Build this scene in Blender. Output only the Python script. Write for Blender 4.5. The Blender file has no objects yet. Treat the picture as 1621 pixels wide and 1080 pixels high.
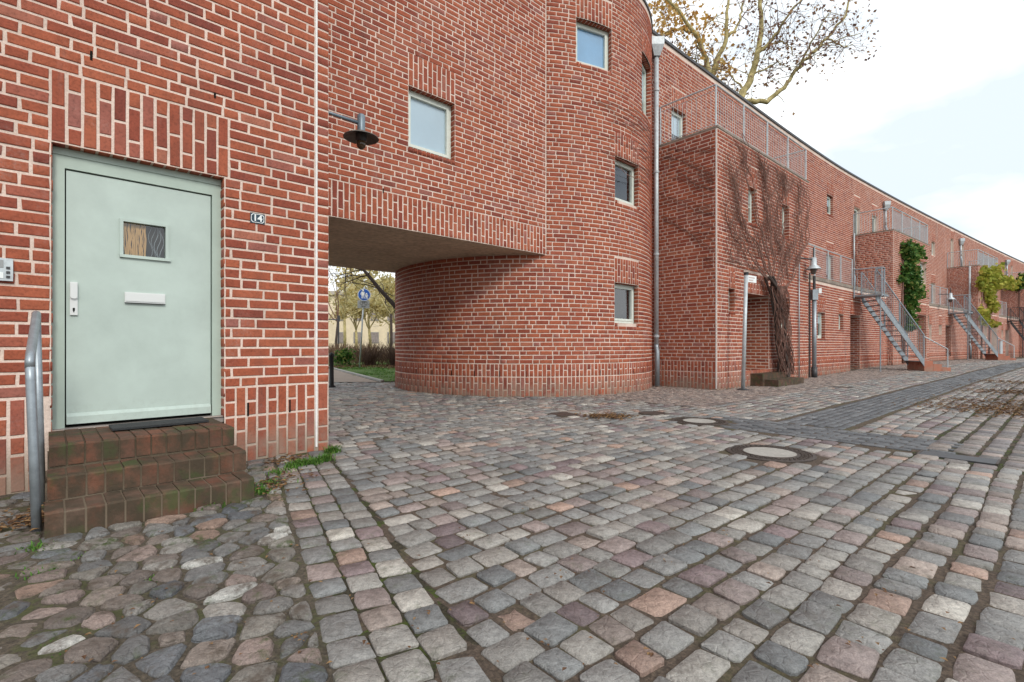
import bpy, math, random
import numpy as np
from mathutils import Vector, Matrix, noise
random.seed(7); rng = np.random.default_rng(7)
SC = bpy.context.scene
COL = SC.collection
# ------------------------------------------------------------------ camera
F, CX, HY, EYE = 780.0, 810.5, 547.0, 1.0
cam = bpy.data.cameras.new('camera'); camo = bpy.data.objects.new('camera', cam); COL.objects.link(camo)
camo.location = (0, 0, EYE); camo.rotation_euler = (math.radians(90), 0, 0)
cam.sensor_width = 36; cam.lens = F/1621*36; cam.shift_y = (HY-540)/1621
cam.clip_start = 0.05; cam.clip_end = 2000
SC.camera = camo
# ------------------------------------------------------------------ world, sun, exposure
SUN_DIR = Vector((0.42, -0.74, 0.66)).normalized()          # towards the sun
w = bpy.data.worlds.new('World'); SC.world = w; w.use_nodes = True
nt = w.node_tree; nt.nodes.clear()
def N(t, kind, **kw):
    n = t.nodes.new(kind)
    for k, v in kw.items(): setattr(n, k, v)
    return n
out = N(nt, 'ShaderNodeOutputWorld'); bg = N(nt, 'ShaderNodeBackground')
sky = N(nt, 'ShaderNodeTexSky', sky_type='NISHITA', sun_disc=False)
sky.sun_elevation = math.asin(SUN_DIR.z); sky.sun_rotation = math.atan2(SUN_DIR.x, SUN_DIR.y)
sky.air_density = 1.0; sky.dust_density = 1.5
tc = N(nt, 'ShaderNodeTexCoord'); mp = N(nt, 'ShaderNodeMapping'); mp.inputs['Scale'].default_value = (1, 1, 2.6)
nz = N(nt, 'ShaderNodeTexNoise'); nz.inputs['Scale'].default_value = 1.7; nz.inputs['Detail'].default_value = 7; nz.inputs['Roughness'].default_value = .52
cr = N(nt, 'ShaderNodeValToRGB'); cr.color_ramp.elements[0].position = .22; cr.color_ramp.elements[1].position = .42
nz2 = N(nt, 'ShaderNodeTexNoise'); nz2.inputs['Scale'].default_value = 2.6; nz2.inputs['Detail'].default_value = 8
cr2 = N(nt, 'ShaderNodeValToRGB')
cr2.color_ramp.elements[0].position = .40; cr2.color_ramp.elements[0].color = (6.3, 7.05, 7.85, 1)
cr2.color_ramp.elements[1].position = .60; cr2.color_ramp.elements[1].color = (10.2, 10.6, 10.8, 1)
mix = N(nt, 'ShaderNodeMix', data_type='RGBA')
L = nt.links.new
L(tc.outputs['Generated'], mp.inputs['Vector']); L(mp.outputs['Vector'], nz.inputs['Vector']); L(mp.outputs['Vector'], nz2.inputs['Vector'])
L(nz.outputs['Fac'], cr.inputs['Fac']); L(nz2.outputs['Fac'], cr2.inputs['Fac'])
L(cr.outputs['Color'], mix.inputs['Factor']); L(sky.outputs['Color'], mix.inputs['A']); L(cr2.outputs['Color'], mix.inputs['B'])
L(mix.outputs['Result'], bg.inputs['Color']); bg.inputs['Strength'].default_value = 0.11; L(bg.outputs[0], out.inputs[0])
sun = bpy.data.lights.new('sun', 'SUN'); suno = bpy.data.objects.new('sun', sun); COL.objects.link(suno)
sun.energy = 1.5; sun.angle = math.radians(14); sun.color = (1, .95, .87)
suno.rotation_euler = SUN_DIR.to_track_quat('Z', 'Y').to_euler(); suno.location = (5, -5, 30)
SC.view_settings.view_transform = 'Standard'; SC.view_settings.look = 'None'
SC.view_settings.gamma = 1; SC.view_settings.exposure = 0.33; SC.view_settings.use_curve_mapping = False
SC.cycles.max_bounces = 7; SC.cycles.use_denoising = True; SC.cycles.transparent_max_bounces = 12

# ------------------------------------------------------------------ materials
def newmat(name):
    m = bpy.data.materials.new(name); m.use_nodes = True
    t = m.node_tree; b = t.nodes['Principled BSDF']
    return m, t, b
def ramp(t, stops, interp='LINEAR'):
    r = N(t, 'ShaderNodeValToRGB'); r.color_ramp.interpolation = interp
    e = r.color_ramp.elements
    while len(e) < len(stops): e.new(.5)
    for i, (p, c) in enumerate(stops):
        e[i].position = p; e[i].color = (*c, 1) if len(c) == 3 else c
    return r
def noiseN(t, scale, detail=4, rough=.55, vec=None, dist=0):
    n = N(t, 'ShaderNodeTexNoise'); n.inputs['Scale'].default_value = scale; n.inputs['Detail'].default_value = detail
    n.inputs['Roughness'].default_value = rough; n.inputs['Distortion'].default_value = dist
    if vec is not None: t.links.new(vec, n.inputs['Vector'])
    return n
def mixc(t, fac, a, b, mode='MIX'):
    m = N(t, 'ShaderNodeMix', data_type='RGBA', blend_type=mode)
    for s, v in (('Factor', fac), ('A', a), ('B', b)):
        if isinstance(v, (int, float)): m.inputs[s].default_value = v
        elif isinstance(v, tuple): m.inputs[s].default_value = (*v, 1)
        else: t.links.new(v, m.inputs[s])
    return m.outputs['Result']
def mathn(t, op, a, b=None, c=None, clamp=False):
    m = N(t, 'ShaderNodeMath', operation=op); m.use_clamp = clamp
    for i, v in enumerate((a, b, c)):
        if v is None: continue
        if isinstance(v, (int, float)): m.inputs[i].default_value = v
        else: t.links.new(v, m.inputs[i])
    return m.outputs[0]
def tintnode(t):
    a = N(t, 'ShaderNodeAttribute', attribute_name='tint'); b = N(t, 'ShaderNodeAttribute', attribute_name='tint', attribute_type='OBJECT')
    return mathn(t, 'ADD', a.outputs['Fac'], b.outputs['Fac'])
def geo(t): return N(t, 'ShaderNodeNewGeometry').outputs['Position']
def bump(t, b, h, strength, dist=.01):
    n = N(t, 'ShaderNodeBump'); n.inputs['Strength'].default_value = strength; n.inputs['Distance'].default_value = dist
    t.links.new(h, n.inputs['Height']); t.links.new(n.outputs[0], b.inputs['Normal'])
def smooth01(t, v, lo, hi):
    m = N(t, 'ShaderNodeMapRange', interpolation_type='SMOOTHSTEP')
    m.inputs['From Min'].default_value = lo; m.inputs['From Max'].default_value = hi
    t.links.new(v, m.inputs['Value']); return m.outputs[0]
def heightmask(t, hi, lo):      # 1 low on the wall
    s = N(t, 'ShaderNodeSeparateXYZ'); t.links.new(geo(t), s.inputs[0])
    m = N(t, 'ShaderNodeMapRange', interpolation_type='SMOOTHSTEP')
    m.inputs['From Min'].default_value = hi; m.inputs['From Max'].default_value = lo
    t.links.new(s.outputs['Z'], m.inputs['Value']); return m.outputs[0]

def brick_mat(name, wash=0.0, dirty=False, dark=1.0):
    m, t, b = newmat(name)
    tn = tintnode(t); g = geo(t)
    r = ramp(t, [(0, (.22, .054, .036)), (.07, (.28, .068, .040)), (.34, (.335, .086, .045)), (.62, (.365, .100, .050)),
                 (.84, (.385, .112, .058)), (.92, (.34, .100, .064)), (.97, (.31, .115, .090)), (1, (.42, .145, .080))])
    t.links.new(tn, r.inputs['Fac'])
    n1 = noiseN(t, 55, 6, .62, g); n2 = noiseN(t, 9, 5, .6, g)
    c = mixc(t, .55, r.outputs['Color'], ramp_out(t, n1, [(.28, (.34, .32, .32)), (.5, (1, 1, 1)), (.75, (1.25, 1.2, 1.2))]), 'MULTIPLY')
    c = mixc(t, .5, c, ramp_out(t, n2, [(.3, (.62, .62, .64)), (.62, (1.1, 1.1, 1.1))]), 'MULTIPLY')
    # lime bloom in patches
    n3 = noiseN(t, 1.15, 5, .62, g, .6); n4 = noiseN(t, 42, 5, .75, g)
    patch = mathn(t, 'MULTIPLY', smooth01(t, n3.outputs['Fac'], .52-wash*.12, .74-wash*.10), smooth01(t, n4.outputs['Fac'], .40, .72))
    c = mixc(t, mathn(t, 'MULTIPLY', patch, .45+wash, clamp=True), c, (.50, .36, .32))
    if wash > 0: c = mixc(t, wash*.6, c, (.58, .30, .22))
    mpn = N(t, 'ShaderNodeMapping'); mpn.inputs['Scale'].default_value = (2.6, 2.6, .22); t.links.new(g, mpn.inputs['Vector'])
    n8 = noiseN(t, 1.0, 5, .6, mpn.outputs['Vector'], .3); n9 = noiseN(t, 16, 5, .7, g)
    st_ = mathn(t, 'MULTIPLY', smooth01(t, n8.outputs['Fac'], .60, .74), smooth01(t, n9.outputs['Fac'], .36, .62))
    c = mixc(t, mathn(t, 'MULTIPLY', st_, .38+wash*.8, clamp=True), c, (.56, .44, .40))
    n10 = noiseN(t, .9, 4, .6, mpn.outputs['Vector'], .5)
    c = mixc(t, mathn(t, 'MULTIPLY', smooth01(t, n10.outputs['Fac'], .56, .72), .28), c, (.12, .07, .06))
    low = heightmask(t, .50, .02); n5 = noiseN(t, 5, 5, .6, g)
    lowm = mathn(t, 'MULTIPLY', low, smooth01(t, n5.outputs['Fac'], .30, .62))
    c = mixc(t, mathn(t, 'MULTIPLY', lowm, .75), c, (.27, .20, .155))
    if dirty:
        n6 = noiseN(t, 6, 6, .65, g)
        c = mixc(t, mathn(t, 'ADD', mathn(t, 'MULTIPLY', smooth01(t, n6.outputs['Fac'], .30, .62), .34), .66), c, (.060, .044, .028))
        c = mixc(t, mathn(t, 'MULTIPLY', smooth01(t, noiseN(t, 4, 5, .6, g).outputs['Fac'], .5, .66), .7), c, (.05, .075, .022))
    t.links.new(c, b.inputs['Base Color']); b.inputs['Roughness'].default_value = .82
    b.inputs['Specular IOR Level'].default_value = .3
    bump(t, b, mathn(t, 'ADD', n1.outputs['Fac'], n2.outputs['Fac']), .55, .006)
    return m
def ramp_out(t, n, stops):
    r = ramp(t, stops); t.links.new(n.outputs['Fac'] if hasattr(n, 'outputs') else n, r.inputs['Fac']); return r.outputs['Color']
def mortar_mat(name, col, wash=0.0):
    m, t, b = newmat(name); g = geo(t)
    n1 = noiseN(t, 70, 5, .7, g); n2 = noiseN(t, 2.2, 5, .6, g)
    c = mixc(t, .6, col, ramp_out(t, n1, [(.3, (.62, .60, .58)), (.65, (1.15, 1.15, 1.15))]), 'MULTIPLY')
    c = mixc(t, .55, c, ramp_out(t, n2, [(.3, (.68, .66, .64)), (.6, (1.08, 1.06, 1.05))]), 'MULTIPLY')
    low = heightmask(t, .40, -.02)
    c = mixc(t, mathn(t, 'MULTIPLY', low, .8), c, (.24, .19, .14))
    t.links.new(c, b.inputs['Base Color']); b.inputs['Roughness'].default_value = .95; b.inputs['Specular IOR Level'].default_value = .15
    bump(t, b, n1.outputs['Fac'], .5, .004); return m
def simple(name, col, rough=.6, metal=0, spec=.5, nscale=0, namt=.3, bumpd=0, tint=None):
    m, t, b = newmat(name); b.inputs['Roughness'].default_value = rough; b.inputs['Metallic'].default_value = metal
    b.inputs['Specular IOR Level'].default_value = spec; b.inputs['Base Color'].default_value = (*col, 1)
    if nscale:
        g = geo(t); n = noiseN(t, nscale, 6, .65, g)
        c = mixc(t, namt, col, ramp_out(t, n, [(.3, (.35, .34, .33)), (.62, (1.25, 1.25, 1.25))]), 'MULTIPLY')
        n2 = noiseN(t, nscale*.14, 4, .6, g)
        c = mixc(t, namt*.8, c, ramp_out(t, n2, [(.32, (.6, .6, .6)), (.6, (1.1, 1.1, 1.1))]), 'MULTIPLY')
        t.links.new(c, b.inputs['Base Color'])
        if bumpd: bump(t, b, n.outputs['Fac'], .6, bumpd)
    return m
def stone_mat(name, stops, moss=0.0, soil=0.0):
    m, t, b = newmat(name); g = geo(t); tn = tintnode(t)
    r = ramp(t, stops, 'CONSTANT'); t.links.new(tn, r.inputs['Fac'])
    fine = noiseN(t, 190, 4, .75, g); mid = noiseN(t, 38, 6, .7, g); big = noiseN(t, 6, 4, .6, g)
    jit = N(t, 'ShaderNodeTexWhiteNoise', noise_dimensions='1D'); t.links.new(tn, jit.inputs['W'])
    c = mixc(t, 1.0, r.outputs['Color'], ramp_out(t, jit.outputs['Value'], [(0, (.72, .72, .73)), (1, (1.28, 1.26, 1.24))]), 'MULTIPLY')
    c = mixc(t, .65, c, ramp_out(t, mid, [(.28, (.38, .37, .36)), (.48, (.95, .95, .95)), (.72, (1.5, 1.48, 1.46))]), 'MULTIPLY')
    c = mixc(t, .5, c, ramp_out(t, fine, [(.32, (.45, .45, .45)), (.5, (1, 1, 1)), (.68, (1.6, 1.6, 1.6))]), 'MULTIPLY')
    c = mixc(t, .35, c, ramp_out(t, big, [(.3, (.62, .60, .58)), (.65, (1.15, 1.13, 1.1))]), 'MULTIPLY')
    if moss:
        mm = mathn(t, 'MULTIPLY', smooth01(t, noiseN(t, 2.6, 6, .7, g).outputs['Fac'], .50, .64), smooth01(t, noiseN(t, 22, 5, .7, g).outputs['Fac'], .46, .60))
        c = mixc(t, mathn(t, 'MULTIPLY', mm, moss), c, (.050, .070, .018))
    if soil:
        sm = smooth01(t, noiseN(t, 7, 7, .72, g).outputs['Fac'], .50, .66)
        c = mixc(t, mathn(t, 'MULTIPLY', sm, soil), c, (.085, .064, .047))
    t.links.new(c, b.inputs['Base Color'])
    b.inputs['Roughness'].default_value = .62; b.inputs['Specular IOR Level'].default_value = .45
    h = mathn(t, 'ADD', mathn(t, 'MULTIPLY', mid.outputs['Fac'], 1.0), mathn(t, 'MULTIPLY', fine.outputs['Fac'], .35))
    vo = N(t, 'ShaderNodeTexVoronoi', feature='DISTANCE_TO_EDGE'); vo.inputs['Scale'].default_value = 26; t.links.new(g, vo.inputs['Vector'])
    h = mathn(t, 'ADD', h, mathn(t, 'MULTIPLY', smooth01(t, vo.outputs['Distance'], 0, .12), .25))
    bump(t, b, h, .9, .009); return m
def soil_mat(name, base, moss=.6, mscale=3.0):
    m, t, b = newmat(name); g = geo(t)
    n1 = noiseN(t, 60, 7, .75, g); n2 = noiseN(t, mscale, 6, .7, g); n3 = noiseN(t, 30, 5, .7, g)
    c = mixc(t, .9, base, ramp_out(t, n1, [(.3, (.35, .34, .33)), (.5, (.95, .95, .95)), (.72, (2.0, 1.9, 1.8))]), 'MULTIPLY')
    mm = mathn(t, 'MULTIPLY', smooth01(t, n2.outputs['Fac'], .47, .60), smooth01(t, n3.outputs['Fac'], .38, .52))
    c = mixc(t, mathn(t, 'MULTIPLY', mm, moss), c, (.070, .095, .020))
    t.links.new(c, b.inputs['Base Color']); b.inputs['Roughness'].default_value = .95; b.inputs['Specular IOR Level'].default_value = .2
    bump(t, b, n1.outputs['Fac'], .9, .012); return m
def leaf_mat(name, stops, trans=.3):
    m, t, b = newmat(name); tn = tintnode(t); r = ramp(t, stops); t.links.new(tn, r.inputs['Fac'])
    t.links.new(r.outputs['Color'], b.inputs['Base Color']); b.inputs['Roughness'].default_value = .7; b.inputs['Specular IOR Level'].default_value = .25
    tr = N(t, 'ShaderNodeBsdfTranslucent'); t.links.new(r.outputs['Color'], tr.inputs['Color'])
    ms = N(t, 'ShaderNodeMixShader'); ms.inputs[0].default_value = trans
    t.links.new(b.outputs[0], ms.inputs[1]); t.links.new(tr.outputs[0], ms.inputs[2])
    t.links.new(ms.outputs[0], t.nodes['Material Output'].inputs['Surface']); return m
def glass_mat(name, ior=2.9):
    m = bpy.data.materials.new(name); m.use_nodes = True; t = m.node_tree; t.nodes.clear()
    o = N(t, 'ShaderNodeOutputMaterial'); tr = N(t, 'ShaderNodeBsdfTransparent'); gl = N(t, 'ShaderNodeBsdfGlossy'); gl.inputs['Roughness'].default_value = .02
    tr.inputs['Color'].default_value = (.93, .96, .96, 1)
    lw = N(t, 'ShaderNodeLayerWeight'); lw.inputs['Blend'].default_value = .5; fr = N(t, 'ShaderNodeMath', operation='MULTIPLY_ADD'); t.links.new(mathn(t, 'POWER', lw.outputs['Facing'], 2.6), fr.inputs[0]); fr.inputs[1].default_value = .75; fr.inputs[2].default_value = .10
    ms = N(t, 'ShaderNodeMixShader'); t.links.new(fr.outputs[0], ms.inputs[0]); t.links.new(tr.outputs[0], ms.inputs[1]); t.links.new(gl.outputs[0], ms.inputs[2])
    nn = noiseN(t, 1.3, 2, .5, geo(t)); bp = N(t, 'ShaderNodeBump'); bp.inputs['Strength'].default_value = .12; bp.inputs['Distance'].default_value = .02
    t.links.new(nn.outputs['Fac'], bp.inputs['Height']); t.links.new(bp.outputs[0], gl.inputs['Normal'])
    t.links.new(ms.outputs[0], o.inputs['Surface']); return m

M = {}
M['brick'] = brick_mat('red_brick'); M['brick_far'] = brick_mat('red_brick_limewashed', wash=.42)
M['brick_step'] = brick_mat('weathered_step_brick', dirty=True)
M['mortar'] = mortar_mat('cream_mortar', (.74, .60, .52)); M['mortar_far'] = mortar_mat('pink_mortar', (.74, .57, .49))
M['mortar_step'] = mortar_mat('dirty_mortar', (.10, .08, .055))
M['white'] = simple('white_sealant', (.78, .76, .74), .6, nscale=30, namt=.2)
M['mint'] = simple('mint_green_paint', (.47, .555, .505), .36, nscale=3, namt=.16)
def grime(m, lo, hi, amt):
    t = m.node_tree; b = t.nodes['Principled BSDF']; src = b.inputs['Base Color'].links[0].from_socket; g = geo(t)
    k = mathn(t, 'MULTIPLY', heightmask(t, hi, lo), smooth01(t, noiseN(t, 24, 6, .75, g).outputs['Fac'], .42, .7)); k2 = smooth01(t, noiseN(t, 2.4, 6, .7, g).outputs['Fac'], .5, .75)
    c = mixc(t, mathn(t, 'MULTIPLY', k, amt), src, (.16, .15, .12)); c = mixc(t, mathn(t, 'MULTIPLY', k2, amt*.3), c, (.26, .30, .27)); t.links.new(c, b.inputs['Base Color'])
    rr_ = mathn(t, 'MULTIPLY_ADD', noiseN(t, 6, 5, .7, g).outputs['Fac'], .3, .22); t.links.new(rr_, b.inputs['Roughness'])
grime(M['mint'], .4, .75, .22)
M['mint_dark'] = simple('mint_green_frame_paint', (.42, .51, .445), .42, nscale=4, namt=.12)
M['frame'] = simple('pale_window_paint', (.68, .73, .66), .45, nscale=8, namt=.12)
M['dark'] = simple('dark_gap', (.012, .011, .010), .9, spec=.1)
M['room'] = simple('dim_room', (.05, .055, .06), .9)
M['blind'] = simple('pale_blind', (.50, .61, .70), .8, nscale=2, namt=.1)  # pale blue for windows with blinds, reflected sky put into the colour
M['blind_blue'] = simple('blue_blind', (.24, .44, .68), .8, nscale=2, namt=.15)  # reflected blue sky painted on a sheet behind the tower pane
M['glass'] = glass_mat('window_glass'); M['soffit'] = simple('soffit_boards', (.56, .45, .33), .8, nscale=12, namt=.5)
M['steel'] = simple('galvanised_steel', (.33, .37, .40), .42, .55, nscale=14, namt=.35)
M['steel_pale'] = simple('weathered_zinc', (.50, .54, .56), .5, .3, nscale=20, namt=.35)
M['steel_dark'] = simple('dark_painted_steel', (.055, .055, .058), .5, .2, nscale=20, namt=.3)
M['alu'] = simple('white_aluminium', (.70, .71, .69), .3, .25)
M['lampgrey'] = simple('blue_grey_lamp_paint', (.17, .22, .26), .4, .2, nscale=25, namt=.3)
M['lampunder'] = simple('sooty_reflector', (.13, .11, .095), .6, nscale=30, namt=.5)  # dark grey-brown base colour, mottled
M['bulb'] = simple('amber_glass', (.07, .04, .02), .15)
M['black'] = simple('black_plastic', (.018, .019, .02), .5)
M['navy'] = simple('enamel_navy', (.02, .045, .065), .25)
M['enamel'] = simple('white_enamel', (.8, .83, .82), .25)
M['signblue'] = simple('sign_blue', (.015, .10, .42), .35)
M['signgrey'] = simple('sign_grey', (.30, .31, .31), .5)
M['rubber'] = simple('black_mat_bristle', (.03, .032, .034), .9, nscale=180, namt=.8, bumpd=.006)
M['concrete'] = simple('pale_concrete', (.36, .34, .305), .8, nscale=40, namt=.4, bumpd=.003)
M['iron'] = simple('rusty_cast_iron', (.075, .058, .048), .6, .3, nscale=60, namt=.7, bumpd=.004)
M['coping'] = simple('dark_roof_flashing', (.06, .058, .06), .5, .3)
M['render'] = simple('grey_render', (.30, .26, .24), .9, nscale=6, namt=.4)
M['slab'] = simple('stained_concrete_edge', (.27, .22, .18), .85, nscale=9, namt=.55)
M['bark'] = simple('plane_bark', (.46, .38, .17), .85, nscale=5, namt=.8, bumpd=.02)
M['bark_dark'] = simple('dark_bark', (.072, .052, .044), .95, nscale=30, namt=.7, bumpd=.01)
M['twig'] = simple('dry_stems', (.20, .105, .08), .9, nscale=8, namt=.5)
M['straw'] = simple('straw', (.50, .29, .11), .8)
M['road'] = soil_mat('joint_sand', (.105, .080, .062), .3, 1.6)
M['fore'] = soil_mat('mossy_soil', (.105, .088, .068), .5, 3.6)
M['mossy'] = soil_mat('mossy_joints', (.055, .048, .033), .9, 5)
M['ground'] = soil_mat('park_soil', (.09, .07, .045), .8, 1.2)
M['lawn'] = soil_mat('lawn_soil', (.09, .15, .035), 1, 2)
M['path'] = simple('sandy_path', (.30, .23, .18), .9, nscale=20, namt=.4, bumpd=.004)
GREYS = [(0, (.225, .224, .218)), (.16, (.270, .260, .242)), (.32, (.185, .192, .193)), (.42, (.300, .280, .255)), (.54, (.262, .215, .203)),
         (.66, (.315, .262, .232)), (.75, (.240, .238, .230)), (.86, (.40, .38, .345)), (.91, (.200, .155, .158)), (.965, (.34, .24, .195))]
M['cobble'] = stone_mat('granite_cobble', GREYS, .25, .35)
M['border'] = stone_mat('granite_border', GREYS, .5, .35)
M['field'] = stone_mat('field_stone', [(0, (.19, .16, .14)), (.2, (.15, .15, .148)), (.36, (.21, .165, .148)), (.52, (.18, .168, .15)), (.64, (.12, .128, .138)),
                                       (.73, (.24, .17, .135)), (.80, (.22, .21, .195)), (.94, (.38, .38, .36))], 1.0, .85)
M['dband'] = stone_mat('dark_paver', [(0, (.115, .122, .130)), (.35, (.140, .146, .154)), (.7, (.100, .106, .114))], .0, .15)
M['mosaic'] = stone_mat('mosaic_stone', [(0, (.30, .235, .205)), (.3, (.235, .20, .18)), (.55, (.34, .28, .245)), (.8, (.20, .165, .155))], .1, .3)
M['rows'] = stone_mat('row_sett', [(0, (.22, .20, .185)), (.3, (.27, .235, .21)), (.55, (.18, .165, .165)), (.8, (.30, .25, .23))], .5, .55)
M['leaf_litter'] = leaf_mat('fallen_leaf', [(0, (.09, .045, .025)), (.4, (.18, .095, .045)), (.8, (.28, .17, .075)), (1, (.13, .08, .055))], .1)
M['grass'] = leaf_mat('grass_blade', [(0, (.045, .12, .018)), (.6, (.10, .23, .035)), (1, (.20, .29, .07))])
M['ivy'] = leaf_mat('ivy_leaf', [(0, (.02, .065, .012)), (.5, (.06, .15, .025)), (.85, (.15, .23, .05)), (1, (.28, .24, .07))])
M['vine_yellow'] = leaf_mat('yellow_vine_leaf', [(0, (.16, .20, .03)), (.5, (.36, .38, .05)), (1, (.50, .42, .09))])
M['plane_gold'] = leaf_mat('golden_plane_leaf', [(0, (.42, .20, .05)), (.5, (.62, .36, .09)), (1, (.72, .52, .22))], .5)
M['plane_brown'] = leaf_mat('brown_plane_leaf', [(0, (.16, .09, .07)), (.5, (.26, .15, .10)), (1, (.45, .27, .14))], .4)
M['park_yellow'] = leaf_mat('pale_park_leaf', [(0, (.50, .40, .16)), (.6, (.66, .56, .28)), (1, (.74, .68, .42))], .5)
M['hedge'] = leaf_mat('brown_hedge_twig', [(0, (.085, .05, .035)), (.6, (.16, .10, .065)), (1, (.22, .14, .07))], .1)
M['ochre'] = simple('ochre_render', (.80, .68, .48), .9, nscale=1.5, namt=.2)
M['pinkflower'] = simple('white_cloth', (.78, .72, .72), .8)

# ------------------------------------------------------------------ object helpers
WL = {}
def link(name, data, mat=None, parent=None, loc=(0, 0, 0)):
    o = bpy.data.objects.new(name, data); COL.objects.link(o)
    WL[o.name] = Vector(loc)
    if parent is not None:
        o.parent = parent; o.location = Vector(loc)-WL[parent.name]
    else: o.location = loc
    if mat is not None and data is not None and not data.materials: data.materials.append(mat)
    return o
def tag(o, label=None, cat=None, group=None, kind=None):
    for k, v in (('label', label), ('category', cat), ('group', group), ('kind', kind)):
        if v: o[k] = v
    return o
def thing(name, label, cat, loc, group=None):
    o = bpy.data.objects.new(name, None); COL.objects.link(o); o.location = loc; o.empty_display_size = .1
    WL[o.name] = Vector(loc); return tag(o, label, cat, group)
def meshobj(name, V, Fc, mat, parent=None, tint=None, smooth=False, kind=None):
    """V world coordinates (n,3); Fc list of faces or (m,4) array; recentred on its base"""
    V = np.asarray(V, dtype=np.float64).reshape(-1, 3)
    lo, hi = V.min(0), V.max(0); loc = np.array([(lo[0]+hi[0])/2, (lo[1]+hi[1])/2, lo[2]]); V = V-loc
    me = bpy.data.meshes.new(name)
    if isinstance(Fc, np.ndarray):
        k = Fc.shape[1]; me.vertices.add(len(V)); me.vertices.foreach_set('co', V.astype(np.float32).ravel())
        me.loops.add(Fc.size); me.loops.foreach_set('vertex_index', Fc.astype(np.int32).ravel())
        me.polygons.add(len(Fc)); me.polygons.foreach_set('loop_start', np.arange(0, Fc.size, k, dtype=np.int32))
        if smooth: me.polygons.foreach_set('use_smooth', np.ones(len(Fc), dtype=bool))
        me.update(calc_edges=True)
    else:
        me.from_pydata(V.tolist(), [], Fc)
        if smooth: me.polygons.foreach_set('use_smooth', [True]*len(me.polygons))
    if tint is not None:
        a = me.attributes.new('tint', 'FLOAT', 'POINT'); a.data.foreach_set('value', np.asarray(tint, dtype=np.float32))
    o = link(name, me, mat, parent, loc)
    if kind: o['kind'] = kind
    return o
class MB:
    def __init__(s): s.v = []; s.f = []; s.t = []
    def add(s, v, f, tint=0.0):
        k = len(s.v); s.v += [tuple(p) for p in v]; s.f += [tuple(i+k for i in q) for q in f]; s.t += [tint]*len(v)
    def hexa(s, p, tint=0.0):   # 8 points bottom ring, top ring
        s.add(p, [(3, 2, 1, 0), (4, 5, 6, 7), (0, 1, 5, 4), (1, 2, 6, 5), (2, 3, 7, 6), (3, 0, 4, 7)], tint)
    def box(s, x0, x1, y0, y1, z0, z1): s.hexa([(x0, y0, z0), (x1, y0, z0), (x1, y1, z0), (x0, y1, z0), (x0, y0, z1), (x1, y0, z1), (x1, y1, z1), (x0, y1, z1)])
    def obox(s, o, du, dv, dw, tint=0.0):   # o corner, three edge vectors
        o, du, dv, dw = map(Vector, (o, du, dv, dw)); s.hexa([o, o+du, o+du+dv, o+dv, o+dw, o+du+dw, o+du+dv+dw, o+dv+dw], tint)
    def quad(s, a, b, c, d, tint=0.0): s.add([a, b, c, d], [(0, 1, 2, 3)], tint)
    def tube(s, pts, rad, n=8, cap=True, tint=0.0):
        pts = [Vector(p) for p in pts]; m = len(pts)
        if isinstance(rad, (int, float)): rad = [rad]*m
        rings = []; prev = None
        for i, p in enumerate(pts):
            d = (pts[min(i+1, m-1)]-pts[max(i-1, 0)])
            d = d.normalized() if d.length > 1e-9 else Vector((0, 0, 1))
            if prev is None:
                a = d.cross(Vector((0, 0, 1)));  a = a if a.length > .05 else d.cross(Vector((1, 0, 0)))
            else: a = prev-d*prev.dot(d)
            a.normalize(); prev = a; b = d.cross(a)
            rings.append([p+(a*math.cos(2*math.pi*k/n)+b*math.sin(2*math.pi*k/n))*rad[i] for k in range(n)])
        v = [q for r in rings for q in r]
        f = [(i*n+k, i*n+(k+1) % n, (i+1)*n+(k+1) % n, (i+1)*n+k) for i in range(m-1) for k in range(n)]
        if cap: f += [tuple(range(n-1, -1, -1)), tuple((m-1)*n+k for k in range(n))]
        s.add(v, f, tint)
    def disc(s, c, r, z0, z1, n=28, r2=None):
        r2 = r if r2 is None else r2
        v = [(c[0]+math.cos(2*math.pi*k/n)*r, c[1]+math.sin(2*math.pi*k/n)*r, z0) for k in range(n)]
        v += [(c[0]+math.cos(2*math.pi*k/n)*r2, c[1]+math.sin(2*math.pi*k/n)*r2, z1) for k in range(n)]
        s.add(v, [(k, (k+1) % n, n+(k+1) % n, n+k) for k in range(n)]+[tuple(range(n-1, -1, -1)), tuple(range(n, 2*n))])
    def lathe(s, c, prof, n=24):   # prof (r,z) list
        v = [(c[0]+math.cos(2*math.pi*k/n)*r, c[1]+math.sin(2*math.pi*k/n)*r, c[2]+z) for r, z in prof for k in range(n)]
        s.add(v, [(i*n+k, i*n+(k+1) % n, (i+1)*n+(k+1) % n, (i+1)*n+k) for i in range(len(prof)-1) for k in range(n)])
    def build(s, name, mat, parent=None, smooth=False, kind=None, tinted=False):
        return meshobj(name, s.v, s.f, mat, parent, s.t if tinted else None, smooth, kind)

# ------------------------------------------------------------------ surfaces of the buildings (u runs to the right seen from outside)
C = 0.085; BL = 0.259; JT = 0.0185
class Surf:
    def P(s, u): raise NotImplementedError
    def frame(s, u):
        x, y = s.P(u); tx, ty = s.T(u); return (x, y), (tx, ty), (ty, -tx)
    def pt(s, u, z, d=0.0):
        (x, y), (tx, ty), (nx, ny) = s.frame(u); return Vector((x+nx*d, y+ny*d, z))
class Plane(Surf):
    def __init__(s, o, d):
        s.o = o; l = math.hypot(*d); s.d = (d[0]/l, d[1]/l); s.step = 50
    def P(s, u): return (s.o[0]+s.d[0]*u, s.o[1]+s.d[1]*u)
    def T(s, u): return s.d
class Cyl(Surf):
    def __init__(s, c, r): s.c = c; s.r = r; s.step = .16
    def P(s, u): a = u/s.r; return (s.c[0]+s.r*math.sin(a), s.c[1]-s.r*math.cos(a))
    def T(s, u): a = u/s.r; return (math.cos(a), math.sin(a))
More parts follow.
